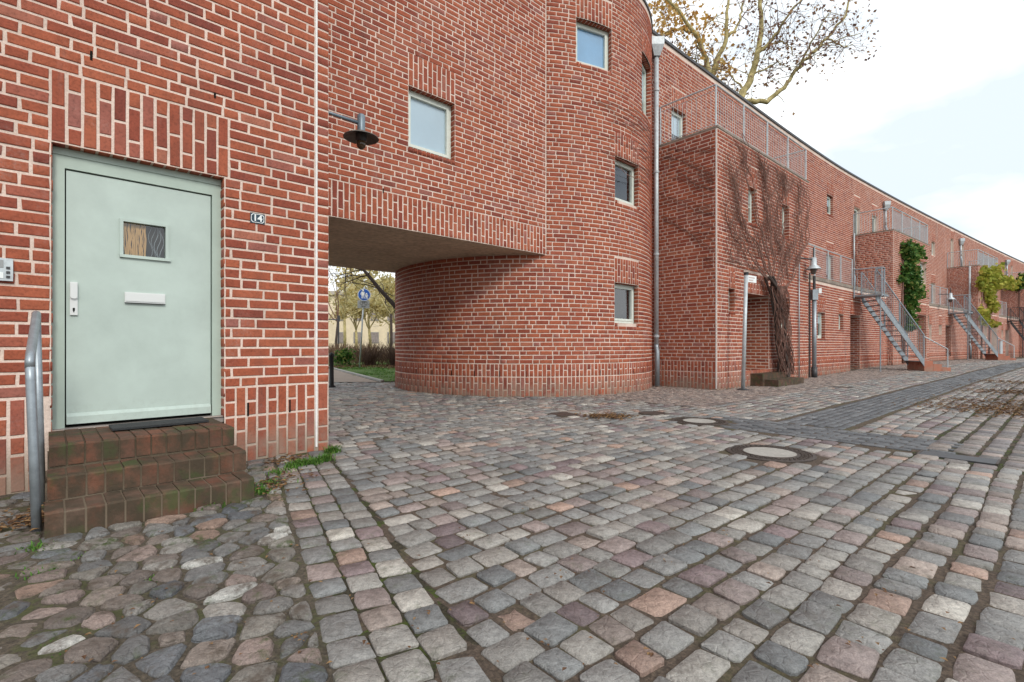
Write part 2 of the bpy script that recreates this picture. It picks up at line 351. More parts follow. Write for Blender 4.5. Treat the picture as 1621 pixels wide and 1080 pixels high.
class Curve(Surf):
    def __init__(s, pts, off=0.0):
        s.step = .8; s.off = off
        seg = [math.hypot(b[0]-a[0], b[1]-a[1]) for a, b in zip(pts, pts[1:])]
        s.cum = np.concatenate([[0], np.cumsum(seg)]); 
        ang = [math.atan2(b[1]-a[1], b[0]-a[0]) for a, b in zip(pts, pts[1:])]
        mid = [(s.cum[i]+s.cum[i+1])/2 for i in range(len(seg))]
        # smooth heading, integrated
        s.us = np.arange(-18, 75, .1); h = np.interp(s.us, mid, ang); 
        i0 = int(np.argmin(abs(s.us))); dx = np.cos(h)*.1; dy = np.sin(h)*.1
        X = np.concatenate([[0], np.cumsum((dx[1:]+dx[:-1])/2)]); Y = np.concatenate([[0], np.cumsum((dy[1:]+dy[:-1])/2)])
        s.X = X-X[i0]+pts[0][0]; s.Y = Y-Y[i0]+pts[0][1]; s.h = h
    def T(s, u): a = float(np.interp(u, s.us, s.h)); return (math.cos(a), math.sin(a))
    def P(s, u):
        x, y = float(np.interp(u, s.us, s.X)), float(np.interp(u, s.us, s.Y)); tx, ty = s.T(u)
        return (x+ty*s.off, y-tx*s.off)
def proj(p): return CX+F*p[0]/p[1], HY-F*(p[2]-EYE)/p[1]
def u_at(s, px, lo, hi):        # u where the surface stands at picture column px
    r = (px-CX)/F; g = lambda u: (lambda q: q[0]-r*q[1])(s.P(u))
    a, b = lo, hi; ga = g(a)
    for _ in range(60):
        m_ = (a+b)/2; gm = g(m_)
        if (gm > 0) == (ga > 0): a = m_; ga = gm
        else: b = m_
    return (a+b)/2
def z_at(s, u, py): return EYE+(HY-py)/F*s.P(u)[1]
def rect_at(s, x0, x1, yt, yb, lo, hi, side=0):   # side: the edge where yt,yb were read
    u0, u1 = u_at(s, x0, lo, hi), u_at(s, x1, lo, hi); uu = (u0, u1)[side]
    return [u0, u1, z_at(s, uu, yb), z_at(s, uu, yt)]
def snap(z): return .64+round((z-.64)/C)*C

# ------------------------------------------------------------------ bricks
def layout(u0, u1, z0, z1, openings, soldiers, seed=0, base=True, zb=.64):
    """returns (uc, zc, w, h) arrays. openings [u0,u1,z0,z1]; soldiers the same, six courses of upright bricks"""
    r = random.Random(seed); out = []
    holes = list(openings)+list(soldiers)
    lo_rows = zb if (base and z0 < zb) else z0
    k0 = int(round((lo_rows-.64)/C)); k1 = int(math.floor((z1-.64)/C+.01))
    for k in range(k0, k1):
        a, b = .64+k*C, .64+(k+1)*C
        cuts = sorted([(h[0], h[1]) for h in holes if h[2] < b-.02 and h[3] > a+.02])
        iv = []; cur = u0
        for c0, c1 in cuts:
            if c0 > cur+.02: iv.append((cur, min(c0, u1)))
            cur = max(cur, c1)
        if cur < u1-.02: iv.append((cur, u1))
        ph = (k % 2)*(BL*.5+.065)+r.choice([0, 0, BL*.5, BL, BL*1.25])+ r.uniform(-.012, .012)
        per = BL*2.5
        for s0, s1 in iv:
            j = math.floor((s0-ph)/per)-1; x = ph+j*per; edges = []
            while x < s1+.3:
                for wdt in (BL, BL, BL*.5):
                    edges.append((x, x+wdt)); x += wdt
            pc = [[max(e0, s0), min(e1, s1)] for e0, e1 in edges if min(e1, s1)-max(e0, s0) > 1e-4]
            q_ = []
            for c_ in pc:
                if q_ and (c_[1]-c_[0] < .05 or q_[-1][1]-q_[-1][0] < .05): q_[-1][1] = c_[1]
                else: q_.append(c_)
            for c0, c1 in q_:
                if c1-c0 < .02: continue
                out.append(((c0+c1)/2, (a+b)/2, c1-c0-JT, C-JT))
    for q in soldiers: out += soldier(q[0], q[1], q[2], q[3])
    if base and z0 < zb:
        out += soldier(u0, u1, zb-3*C, zb, 'upper', openings); out += soldier(u0, u1, zb-9*C, zb-3*C, 'lower', openings)
    return out
def soldier(u0, u1, z0, z1, mode='lintel', openings=()):
    out = []; n = max(1, round((u1-u0)/C)); wdt = (u1-u0)/n; FH = 3*C; HH = 1.5*C
    for i in range(n):
        uc = u0+(i+.5)*wdt
        if any(o[0] < uc < o[1] and o[2] < (z0+z1)/2 < o[3] for o in openings): continue
        if mode == 'upper': segs = [FH] if i % 2 == 0 else [HH, HH]
        elif mode == 'lower': segs = [HH, FH, HH] if i % 2 == 0 else [FH, FH]
        else: segs = [FH, FH] if i % 2 == 0 else [HH, FH, HH]
        tot = sum(segs); sc = (z1-z0)/tot; z = z1
        for sg in segs:
            out.append((uc, z-sg*sc/2, wdt-JT, sg*sc-JT)); z -= sg*sc
    return out
Q9 = np.array([(0, 1, 5, 4), (1, 2, 6, 5), (2, 3, 7, 6), (3, 0, 4, 7), (4, 5, 9, 8), (5, 6, 10, 9), (6, 7, 11, 10), (7, 4, 8, 11), (8, 9, 10, 11)])
def brick_arrays(surf, bricks, fine=True):
    n = len(bricks); A = np.array(bricks)
    fr = [surf.frame(b[0]) for b in bricks]
    P = np.array([f[0] for f in fr]); T = np.array([f[1] for f in fr]); Nn = np.array([f[2] for f in fr])
    if fine: offs = [(-1, -1, -.006, 0), (1, -1, -.006, 0), (1, 1, -.006, 0), (-1, 1, -.006, 0)]*1+[(-1, -1, .0035, .0005), (1, -1, .0035, .0005), (1, 1, .0035, .0005), (-1, 1, .0035, .0005)]+[(-1, -1, .0065, .0045), (1, -1, .0065, .0045), (1, 1, .0065, .0045), (-1, 1, .0065, .0045)]
    else: offs = [(-1, -1, -.004, 0), (1, -1, -.004, 0), (1, 1, -.004, 0), (-1, 1, -.004, 0), (-1, -1, .006, 0.002), (1, -1, .006, 0.002), (1, 1, .006, 0.002), (-1, 1, .006, 0.002)]
    k = len(offs); V = np.zeros((n, k, 3)); dj = rng.normal(0, .0012, n); wj = rng.normal(0, .0022, (n, 4)); zj = rng.normal(0, .0014, (n, 4))
    for i, (su, sz, d, ins) in enumerate(offs):
        du = su*(A[:, 2]/2-ins)+wj[:, i % 4]; dz = sz*(A[:, 3]/2-ins)+zj[:, i % 4]; dd = d+dj
        V[:, i, 0] = P[:, 0]+T[:, 0]*du+Nn[:, 0]*dd; V[:, i, 1] = P[:, 1]+T[:, 1]*du+Nn[:, 1]*dd; V[:, i, 2] = A[:, 1]+dz
    q = Q9 if fine else np.array([(0, 1, 5, 4), (1, 2, 6, 5), (2, 3, 7, 6), (3, 0, 4, 7), (4, 5, 6, 7)])
    Fc = (q[None, :, :]+(np.arange(n)*k)[:, None, None]).reshape(-1, 4)
    return V.reshape(-1, 3), Fc, np.repeat(rng.random(n), k)
BM = {}
def brick_mesh(wd, h, mat, depth=.02):
    vr = random.randrange(4); key = (round(wd/.004), round(h/.004), mat.name, vr)
    if key in BM: return BM[key]
    wd, h = key[0]*.004, key[1]*.004; v = []; r = random.Random(str(key))
    jj = [(r.uniform(-.0025, .0025), r.uniform(-.0018, .0018)) for _ in range(4)]
    for d, ins in ((-.006, 0), (.0035, .0006), (.0068, .005)):
        for i, (a, b) in enumerate(((-1, -1), (1, -1), (1, 1), (-1, 1))): v.append((a*(wd/2-ins)+jj[i][0], -d, b*(h/2-ins)+jj[i][1]))
    me = bpy.data.meshes.new('brick'); me.from_pydata(v, [], [tuple(map(int, q)) for q in Q9]); me.materials.append(mat)
    BM[key] = me; return me
def put_bricks(root, walls, n_single, mat, fine=True):
    """walls: list of (surf, bricks). The n largest in the picture become children, the rest one joined part"""
    allb = [(s, b) for s, bs in walls for b in bs]; score = []
    for s, b in allb:
        (x, y), t, n_ = s.frame(b[0])
        p = Vector((x, y, b[1]-EYE)); dist = p.length; fac = -(n_[0]*x+n_[1]*y)/dist
        px, py = proj((x, y, b[1])) if y > .3 else (-999, -999)
        ok = fac > 0 and y > .5 and -20 < px < 1640 and -15 < py < 1090
        if len(walls) and hasattr(s, 'hide') and ok and s.hide(x, y, b[1]): ok = False
        score.append(b[2]*b[3]*fac/dist**2 if ok else 0)
    order = np.argsort(score)[::-1]; single = set(int(i) for i in order[:n_single] if score[int(i)] > 0)
    for i in single:
        s, b = allb[i]; (x, y), t, n_ = s.frame(b[0])
        o = bpy.data.objects.new('brick', brick_mesh(b[2], b[3], mat)); COL.objects.link(o); o.parent = root
        o.location = Vector((x, y, b[1]))+Vector((n_[0], n_[1], 0))*random.gauss(0, .0012)-WL[root.name]
        o.rotation_euler = (0, random.gauss(0, .003), math.atan2(t[1], t[0])); o['tint'] = random.random()
    V = []; Fs = []; Ts = []; off = 0; idx = 0
    for s, bs in walls:
        rest = [b for j, b in enumerate(bs) if (idx+j) not in single]; idx += len(bs)
        if not rest: continue
        v, f, t = brick_arrays(s, rest, fine); V.append(v); Fs.append(f+off); Ts.append(t); off += len(v)
    meshobj('brickwork', np.concatenate(V), np.concatenate(Fs), mat, root, np.concatenate(Ts), kind='stuff')
def sheet(mb, surf, u0, u1, z0, z1, openings=(), d=0.0):
    us = {u0, u1}; zs = {z0, z1}
    for o in openings:
        us |= {min(max(o[0], u0), u1), min(max(o[1], u0), u1)}; zs |= {min(max(o[2], z0), z1), min(max(o[3], z0), z1)}
    us = sorted(us); fus = []
    for a, b in zip(us, us[1:]):
        n = max(1, math.ceil((b-a)/surf.step)); fus += [a+(b-a)*i/n for i in range(n)]
    fus.append(us[-1]); zs = sorted(zs)
    for a, b in zip(fus, fus[1:]):
        for c, e in zip(zs, zs[1:]):
            m_, k = (a+b)/2, (c+e)/2
            if b-a < 1e-6 or e-c < 1e-6 or any(o[0] < m_ < o[1] and o[2] < k < o[3] for o in openings): continue
            mb.quad(surf.pt(a, c, d), surf.pt(b, c, d), surf.pt(b, e, d), surf.pt(a, e, d))

class Chord:     # local axes of an opening
    def __init__(s, surf, u0, u1):
        a, b = surf.pt(u0, 0), surf.pt(u1, 0); s.a = a; s.du = (b-a).normalized(); s.w = (b-a).length; s.n = Vector((s.du.y, -s.du.x, 0))
    def p(s, a, d, z): return s.a+s.du*a+s.n*d+Vector((0, 0, z))
    def box(s, mb, a0, a1, d0, d1, z0, z1): mb.obox(s.p(a0, d0, z0), s.du*(a1-a0), -s.n*(d0-d1), Vector((0, 0, z1-z0)))
def bx(ch, mb, a0, a1, d0, d1, z0, z1):     # d0<d1 (towards outside)
    mb.hexa([ch.p(a0, d1, z0), ch.p(a1, d1, z0), ch.p(a1, d0, z0), ch.p(a0, d0, z0), ch.p(a0, d1, z1), ch.p(a1, d1, z1), ch.p(a1, d0, z1), ch.p(a0, d0, z1)])
def reveal(root, surf, o, depth, mats, fine=True, sill=True, floor=True):
    """brick jambs, soffit and sill of an opening"""
    u0, u1, z0, z1 = o; ch = Chord(surf, u0, u1); mb = MB()
    w_ = ch.w
    for a, sgn in ((0, 1), (w_, -1)):
        mb.quad(ch.p(a, 0, z0), ch.p(a, -depth, z0), ch.p(a, -depth, z1), ch.p(a, 0, z1))
    mb.quad(ch.p(0, 0, z1), ch.p(w_, 0, z1), ch.p(w_, -depth, z1), ch.p(0, -depth, z1))
    if floor: mb.quad(ch.p(0, 0, z0), ch.p(w_, 0, z0), ch.p(w_, -depth, z0), ch.p(0, -depth, z0))
    mb.build('reveal', mats[1], root)
    if not fine: return
    # jamb bricks
    jl = Plane((ch.p(0, 0, 0).x, ch.p(0, 0, 0).y), (-ch.n.x, -ch.n.y))      # left jamb faces right: u inward, normal = +du
    pr = ch.p(w_, -depth, 0); jr = Plane((pr.x, pr.y), (ch.n.x, ch.n.y))
    bs = []
    z = z0
    rows = []
    k = round((z0-.64)/C)
    while .64+(k+1)*C <= z1+.01:
        rows.append(.64+(k+.5)*C); k += 1
    def jb(wd):
        out_ = []
        for i, zz in enumerate(rows):
            if wd > .3:
                x = 0; first = (i % 2)*.13+.13
                edges = [0, min(first, wd)]
                while edges[-1] < wd-.05: edges.append(min(edges[-1]+BL, wd))
                for e0, e1 in zip(edges, edges[1:]):
                    if e1-e0 > .05: out_.append(((e0+e1)/2, zz, e1-e0-JT, C-JT))
            else: out_.append((wd/2, zz, wd-.004, C-JT))
        return out_
    V = []; Fs = []; Ts = []; off = 0
    for s_ in (jl, jr):
        v, f, t = brick_arrays(s_, jb(depth), True); V.append(v); Fs.append(f+off); Ts.append(t); off += len(v)
    mb2 = MB()
    n = max(1, round(w_/C)); wd = w_/n
    for i in range(n):   # soldier undersides
        mb2.obox(ch.p((i)*wd+JT/2, -.002, z1-.006), ch.du*(wd-JT), -ch.n*(depth-.004), Vector((0, 0, .01)), random.random())
    if sill:
        n = max(1, round(w_/.078)); wd = w_/n
        for i in range(n):
            mb2.obox(ch.p((i)*wd+JT/2, .012, z0-.062), ch.du*(wd-JT), -ch.n*(depth-.01), Vector((0, 0, .066)), random.random()*.4)
    if mb2.v:
        V.append(np.array(mb2.v)); Fs.append(np.array(mb2.f)+off); Ts.append(np.array(mb2.t))
    meshobj('reveal_bricks', np.concatenate(V), np.concatenate(Fs), mats[0], root, np.concatenate(Ts), kind='stuff')
def window(root, surf, o, recess=.12, blind=None, kind='tilt', fine=True, bars=()):
    u0, u1, z0, z1 = o; ch = Chord(surf, u0, u1); w_ = ch.w; fw = min(.058, w_*.13); mb = MB(); d1 = -recess; d0 = d1-.06
    z0b = z0+.004
    bx(ch, mb, 0, fw, d0, d1, z0b, z1); bx(ch, mb, w_-fw, w_, d0, d1, z0b, z1)
    bx(ch, mb, fw, w_-fw, d0, d1, z1-fw, z1); bx(ch, mb, fw, w_-fw, d0, d1, z0b, z0b+fw*1.15)
    f = mb.build('window', M['frame'], root)
    s = MB(); a = fw-.008; b = w_-fw+.008; c = z0b+fw*1.15-.008; e = z1-fw+.008; sw = min(.045, w_*.1); dd1 = d1+.012; dd0 = d1-.05
    bx(ch, s, a, a+sw, dd0, dd1, c, e); bx(ch, s, b-sw, b, dd0, dd1, c, e); bx(ch, s, a+sw, b-sw, dd0, dd1, e-sw, e); bx(ch, s, a+sw, b-sw, dd0, dd1, c, c+sw)
    for q in bars: bx(ch, s, a+sw, b-sw, dd0+.01, dd1-.006, c+(e-c)*q-.012, c+(e-c)*q+.012)
    s.build('sash', M['frame'], f)
    p = MB(); dp = d1-.03
    p.quad(ch.p(a+sw, dp, c+sw), ch.p(b-sw, dp, c+sw), ch.p(b-sw, dp, e-sw), ch.p(a+sw, dp, e-sw)); p.build('pane', M['glass'], f)
    if blind:
        q = MB(); db = dp-.012; frac = blind[1]
        bx(ch, q, a, b, db-.004, db, e-(e-c)*frac, e); q.build('blind', M[blind[0]], f)  # sheet behind the pane, reflected sky worked into its colour
    r = MB(); rd = dp-.45   # dark room behind
    A0, A1, Z0, Z1 = -.15, w_+.15, z0-.15, z1+.15
    P_ = lambda a_, d_, z_: ch.p(a_, d_, z_)
    df = d0-.001
    r.quad(P_(A0, rd, Z0), P_(A1, rd, Z0), P_(A1, rd, Z1), P_(A0, rd, Z1))
    r.quad(P_(A0, df, Z0), P_(A0, rd, Z0), P_(A0, rd, Z1), P_(A0, df, Z1)); r.quad(P_(A1, df, Z0), P_(A1, rd, Z0), P_(A1, rd, Z1), P_(A1, df, Z1))
    r.quad(P_(A0, df, Z1), P_(A1, df, Z1), P_(A1, rd, Z1), P_(A0, rd, Z1)); r.quad(P_(A0, df, Z0), P_(A1, df, Z0), P_(A1, rd, Z0), P_(A0, rd, Z0))
    r.build('room_lining', M['room'], f)
    return f, ch

# ------------------------------------------------------------------ plan of the place
TOP = 8.66
PC = (-1.788, 4.80)
A = Plane(PC, (.7256, .6881)); nA = (.6881, -.7256)
SIDE = Plane(PC, (-nA[0], -nA[1]))
B1, B2 = (-2.481, 6.73), (.657, 9.58)
bd = (B2[0]-B1[0], B2[1]-B1[1]); bl = math.hypot(*bd); bd = (bd[0]/bl, bd[1]/bl); nB = (bd[1], -bd[0])
# where the passage wall meets the side of the door house
def isect(p, d, q, e):
    det = d[0]*-e[1]+e[0]*d[1]; rx, ry = q[0]-p[0], q[1]-p[1]
    t = (rx*-e[1]+e[0]*ry)/det; return (p[0]+d[0]*t, p[1]+d[1]*t)
B0 = isect(B1, bd, PC, SIDE.d); Bw = Plane(B0, bd); BLEN = math.hypot(B2[0]-B0[0], B2[1]-B0[1])
TC, TR = (.28, 12.8), 3.22
T = Cyl(TC, TR); UC = TR*math.asin((B2[0]-TC[0])/TR)
MAINP = [(3.64, 12.27), (11.56, 19.2), (13.67, 20.96), (17.88, 24.2), (27.9, 31.6), (47.8, 45.96), (75, 65)]
MAIN = Curve(MAINP)
def SDpt(S, D, z=0.0): 
    (x, y), t, n_ = MAIN.frame(S); return (x+n_[0]*D, y+n_[1]*D, z)
def SDof(x, y):
    i = int(np.argmin((MAIN.X-x)**2+(MAIN.Y-y)**2)); u = float(MAIN.us[i]); (mx, my), t, n_ = MAIN.frame(u)
    ex, ey = x-mx, y-my; return u+ex*t[0]+ey*t[1], ex*n_[0]+ey*n_[1]
def sst(a, b, v): q = min(1, max(0, (v-a)/(b-a))); return q*q*(3-2*q)
def G(x, y):
    return .17*sst(15, 23, y)*(1-sst(30, 46, y))*sst(-2, 6, x)
def micro(x, y): return .010*noise.noise((x*1.3, y*1.3, 0))+.006*noise.noise((x*4, y*4, 3))
def invis(x, y, mg=60):
    if y < .8: return False
    px, py = proj((x, y, 0)); return -mg < px < 1621+mg and py < 1080+mg*2

BR, MO = M['brick'], M['mortar']
# ------------------------------------------------------------------ door house (number 14)
house = thing('brick_house', 'red brick house front with the pale green door, steps and number 14 plate', 'house', (-2.4, 4.3, 0))
uD0, uD1 = u_at(A, 81, -6, 0), u_at(A, 355, -6, 0)
DZ0, DZ1 = .40, 2.425
door_open = [uD0, uD1, DZ0-.4, DZ1]; dsold = [uD0-.005, uD1+.035, DZ1, DZ1+6*C]
AL = -5.6
uj = u_at(A, 500.3, -6, 0)
# continuous joint cut for the expansion joint
joint = [uj-.009, uj+.009, -.1, 20]
bA = layout(AL, uj-.009, -.08, TOP-.05, [door_open], [dsold], 3)+[((uj+.012)/2, .64+(k+.5)*C, abs(uj)-.012-.006, C-JT) for k in range(int((TOP-.70)/C))]
for z0_, z1_ in ((.385, .64), (.22, .385), (.07, .22), (-.05, .07)): bA.append(((uj+.012)/2, (z0_+z1_)/2, abs(uj)-.014-JT, z1_-z0_-JT))
mb = MB(); sheet(mb, A, AL, 0, -.15, TOP, [door_open]); 
SL = 6.1
sheet(mb, SIDE, 0, SL, -.15, TOP)
mb.build('wall', MO, house)
A.hide = lambda x, y, z: False
put_bricks(house, [(A, bA)], 300, BR)
bS = layout(.02, SL, -.08, TOP-.05, [], [], 6)
SIDE.hide = lambda x, y, z: True
v, f, t = brick_arrays(SIDE, bS, False); meshobj('side_brickwork', v, f, BR, house, t, kind='stuff')
mb = MB(); ch = Chord(A, uj-.008, uj+.010); bx(ch, mb, 0, ch.w, -.002, .0095, 0.03, TOP); mb.build('expansion_joint', M['white'], house)
mb = MB()   # body behind the front, roof
a0 = A.pt(AL, 0); a1 = A.pt(0, 0); back = SIDE.pt(SL, 0)-a1
for q in ((a0, a0+back), (a0+back, a1+back)):
    mb.quad(q[0]+Vector((0, 0, -.1)), q[1]+Vector((0, 0, -.1)), q[1]+Vector((0, 0, TOP)), q[0]+Vector((0, 0, TOP)))
zt = Vector((0, 0, TOP)); mb.quad(a0+zt, a1+zt, a1+back+zt, a0+back+zt); mb.build('roof', M['coping'], house)
# weep holes
mb = MB()
for px, py in ((144.4, 83), (340, 144)):
    u = u_at(A, px, -6, 0); z = z_at(A, u, py); ch = Chord(A, u-.007, u+.007); mb = MB(); bx(ch, mb, 0, ch.w, .0, .0082, snap(z)+.01-C/2, snap(z)+C/2-.005); mb.build('vent_slot', M['dark'], house)
for px in (392.5, 458.5):
    u = u_at(A, px, -6, 0); ch = Chord(A, u-.007, u+.007); mb = MB(); bx(ch, mb, 0, ch.w, 0, .0082, .385, .50); mb.build('vent_slot', M['dark'], house)
# door reveal, frame, leaf
reveal(house, A, [uD0, uD1, DZ0, DZ1], .10, (BR, MO), sill=False)
ch = Chord(A, uD0, uD1); W_ = ch.w
mb = MB(); fw = .072
bx(ch, mb, 0, fw, -.16, -.085, DZ0, DZ1); bx(ch, mb, W_-fw, W_, -.16, -.085, DZ0, DZ1); bx(ch, mb, fw, W_-fw, -.16, -.085, DZ1-.145, DZ1)
bx(ch, mb, .002, W_-.002, -.085, -.076, DZ1-.055, DZ1-.001)
mb.build('door_frame', M['mint_dark'], house)
mb = MB(); bx(ch, mb, 0.0, W_, -.20, -.02, DZ0-.05, DZ0+.002); mb.build('threshold', M['render'], house)
mb = MB(); bx(ch, mb, fw-.004, W_-fw+.004, -.19, -.158, DZ0, DZ1-.14); mb.build('door_gap', M['dark'], house)
mb = MB(); l0, l1, lz0, lz1 = fw+.008, W_-fw-.008, DZ0+.028, DZ1-.155
# leaf with window hole
def duz(px, py, d=-.10):
    best = None
    for k in range(400):
        a = W_*k/399; p = ch.p(a, d, 0)
        e = abs(proj(p)[0]-px)
        if best is None or e < best[0]: best = (e, a, p.y)
    return best[1], EYE+(HY-py)/F*best[2]
wa0, wzt = duz(195, 350.5); wa1, _ = duz(262, 358); _, wzb = duz(195, 403)
for q in ((l0, wa0, lz0, lz1), (wa1, l1, lz0, lz1), (wa0, wa1, lz0, wzb), (wa0, wa1, wzt, lz1)): bx(ch, mb, q[0], q[1], -.14, -.10, q[2], q[3])
door = mb.build('door', M['mint'], house)
mb = MB(); bx(ch, mb, l0+.002, l1-.002, -.10, -.078, lz0, lz0+.055); mb.hexa([ch.p(l0+.002, -.078, lz0+.055), ch.p(l1-.002, -.078, lz0+.055), ch.p(l1-.002, -.0995, lz0+.055), ch.p(l0+.002, -.0995, lz0+.055), ch.p(l0+.002, -.097, lz0+.078), ch.p(l1-.002, -.097, lz0+.078), ch.p(l1-.002, -.0995, lz0+.078), ch.p(l0+.002, -.0995, lz0+.078)])
mb.build('weather_bar', M['mint'], door)
mb = MB(); e = .022
bx(ch, mb, wa0-e, wa0, -.10, -.088, wzb-e, wzt+e); bx(ch, mb, wa1, wa1+e, -.10, -.088, wzb-e, wzt+e); bx(ch, mb, wa0, wa1, -.10, -.088, wzt, wzt+e); bx(ch, mb, wa0-e, wa1+e+.012, -.10, -.080, wzb-e, wzb)
mb.build('window_bead', M['mint'], door)
mb = MB(); mb.quad(ch.p(wa0, -.125, wzb), ch.p(wa1, -.125, wzb), ch.p(wa1, -.125, wzt), ch.p(wa0, -.125, wzt)); mb.build('pane', M['glass'], door)
mb = MB(); 
mb.quad(ch.p(wa0-.1, -.36, wzb-.1), ch.p(wa1+.1, -.36, wzb-.1), ch.p(wa1+.1, -.36, wzt+.1), ch.p(wa0-.1, -.36, wzt+.1))
for a_ in (wa0-.1, wa1+.1): mb.quad(ch.p(a_, -.145, wzb-.1), ch.p(a_, -.36, wzb-.1), ch.p(a_, -.36, wzt+.1), ch.p(a_, -.145, wzt+.1))
for z_ in (wzb-.1, wzt+.1): mb.quad(ch.p(wa0-.1, -.145, z_), ch.p(wa1+.1, -.145, z_), ch.p(wa1+.1, -.36, z_), ch.p(wa0-.1, -.36, z_))
mb.build('room_lining', simple('brown_hall', (.06, .035, .022), .9), door)
mb = MB()
for i in range(20):
    a = wa0+.012+(wa1-wa0)*.5*i/20; pts = [ch.p(a+random.uniform(-.006, .006), -.134, wzb-.03+(wzt-wzb+.03)*j/5) for j in range(6)]
    mb.tube(pts, random.uniform(.003, .0065), 5)
mb.build('straw_bundle', M['straw'], door, smooth=True)
mb = MB()
for i in range(5):
    a = wa0+(wa1-wa0)*(.66+.07*i); pts = [ch.p(a+.014*math.sin(j*.9+i), -.16, wzb+(wzt-wzb)*j/8) for j in range(9)]
    mb.tube(pts, .0028, 5)
mb.build('grey_cord', M['steel'], door, smooth=True)
ha, hz = duz(116.5, 472.5, -.095); _, hzt = duz(116.5, 447); _, hzb = duz(116.5, 499)
mb = MB(); bx(ch, mb, ha-.021, ha+.021, -.10, -.084, hzb, hzt); pl = mb.build('lock_plate', M['alu'], door)
mb = MB(); m_ = (hzb+hzt)/2
n = 14; ring = [(ha+math.cos(math.pi*(1+k/n))*.0195, m_+.012+math.sin(math.pi*(1+k/n))*.013) for k in range(n+1)]+[(ha+.0195, hzt-.006), (ha-.0195, hzt-.006)]
mb.add([ch.p(a, -.084, z) for a, z in ring]+[ch.p(a, -.066, z) for a, z in ring], [tuple(range(len(ring), 2*len(ring)))]+[(i, (i+1) % len(ring), len(ring)+(i+1) % len(ring), len(ring)+i) for i in range(len(ring))])
mb.build('handle', M['alu'], pl)
mb = MB(); bx(ch, mb, ha-.006, ha+.006, -.084, -.0825, hzb+.03, hzb+.052); bx(ch, mb, ha-.003, ha+.003, -.084, -.0822, hzb+.02, hzb+.032); mb.build('keyhole', M['dark'], pl)
s0, zt_ = duz(197, 462.5); s1, _ = duz(261.5, 466); _, zb_ = duz(197, 477.5)
mb = MB(); bx(ch, mb, s0, s1, -.10, -.088, zb_-.006, zt_); sl = mb.build('letter_slot', M['alu'], door)
mb = MB(); bx(ch, mb, s0+.006, s1-.006, -.088, -.082, zb_+.004, zt_-.005); mb.build('letter_flap', M['alu'], sl)
mb = MB(); bx(ch, mb, s0, s1, -.10, -.078, zb_-.010, zb_-.006); mb.build('lip', M['steel_dark'], sl)
# faint scuffs low on the door
# steps
stepc = A.pt((uD0+uD1)/2, 0, .6)
steps = thing('brick_steps', 'three worn mossy brick steps in front of the pale green door', 'steps', (stepc.x, stepc.y, 0))
us0, us1 = -2.58, -.0
SX0 = u_at(Plane(A.pt(0, 0, .70).to_2d(), A.d), 75, -6, 0)
levels = [(.405, .0, .70, u_at(Plane(A.pt(0, 0, .70).to_2d(), A.d), 76, -6, 0), u_at(Plane(A.pt(0, 0, .70).to_2d(), A.d), 372, -6, 0)),
          (.272, .70, .985, u_at(Plane(A.pt(0, 0, .985).to_2d(), A.d), 73, -6, 0), u_at(Plane(A.pt(0, 0, .985).to_2d(), A.d), 391, -6, 0)),
          (.138, .985, 1.235, u_at(Plane(A.pt(0, 0, 1.235).to_2d(), A.d), 68, -6, 0), u_at(Plane(A.pt(0, 0, 1.235).to_2d(), A.d), 404, -6, 0))]
core = MB()
for li, (z, d0, d1, a0_, a1_) in enumerate(levels):
    zlow = [.272, .138, -.03][li]
    P0 = Plane(A.pt(0, 0, 0).to_2d(), A.d); chs = Chord(A, a0_, a1_); w_ = chs.w
    bx(chs, core, .008, w_-.008, 0.0, d1-.008, -.05, z-.008)
    n = max(1, round(w_/.083)); wd = w_/n
    for i in range(n):
        m2 = MB(); dep = min(.245, d1-d0+.03); jx = random.uniform(-.003, .003); zz = z+random.uniform(-.004, .003); c_ = .009
        x0_, x1_ = i*wd+.005, (i+1)*wd-.005; f1 = d1+random.uniform(-.004, .004)
        # worn nose: chamfered front edge
        prof = [(f1-dep, zlow+.006), (f1, zlow+.006), (f1, zz-c_*1.3), (f1-c_*1.1, zz-.001), (f1-dep, zz)]
        vv = [chs.p(x, d, h) for x in (x0_, x1_) for d, h in prof]; k = len(prof)
        m2.add(vv, [tuple(range(k)), tuple(range(2*k-1, k-1, -1))]+[(j, k+j, k+(j+1) % k, (j+1) % k) for j in range(k)])
        o = m2.build('brick', M['brick_step'], steps); o['tint'] = random.random()
        if li == 0:   # second row behind on the top landing
            m2 = MB(); bx(chs, m2, x0_, x1_, d0-.02 if False else .005, f1-dep-.008, z-.06, zz-.003); o = m2.build('brick', M['brick_step'], steps); o['tint'] = random.random()
core.build('step_core', M['mortar_step'], steps)
# foot mat
fm0, fz = None, .405
pm = A.pt(0, 0)
def on_plane(px, py, z):
    Y = (EYE-z)*F/(py-HY); return Vector(((px-CX)/F*Y, Y, z))
p0 = on_plane(172, 675.5, .41); p1 = on_plane(316, 661.5, .41)
dm = (p1-p0); dm.z = 0; wm = dm.length; dm = Vector((A.d[0], A.d[1], 0)); nm = Vector((nA[0], nA[1], 0))
mb = MB(); mb.obox(p0-nm*.0+Vector((0, 0, 0)), dm*wm, nm*.25, Vector((0, 0, .014))); 
mo = mb.build('door_mat', M['rubber']); tag(mo, 'narrow black bristle mat on the top brick step', 'mat')
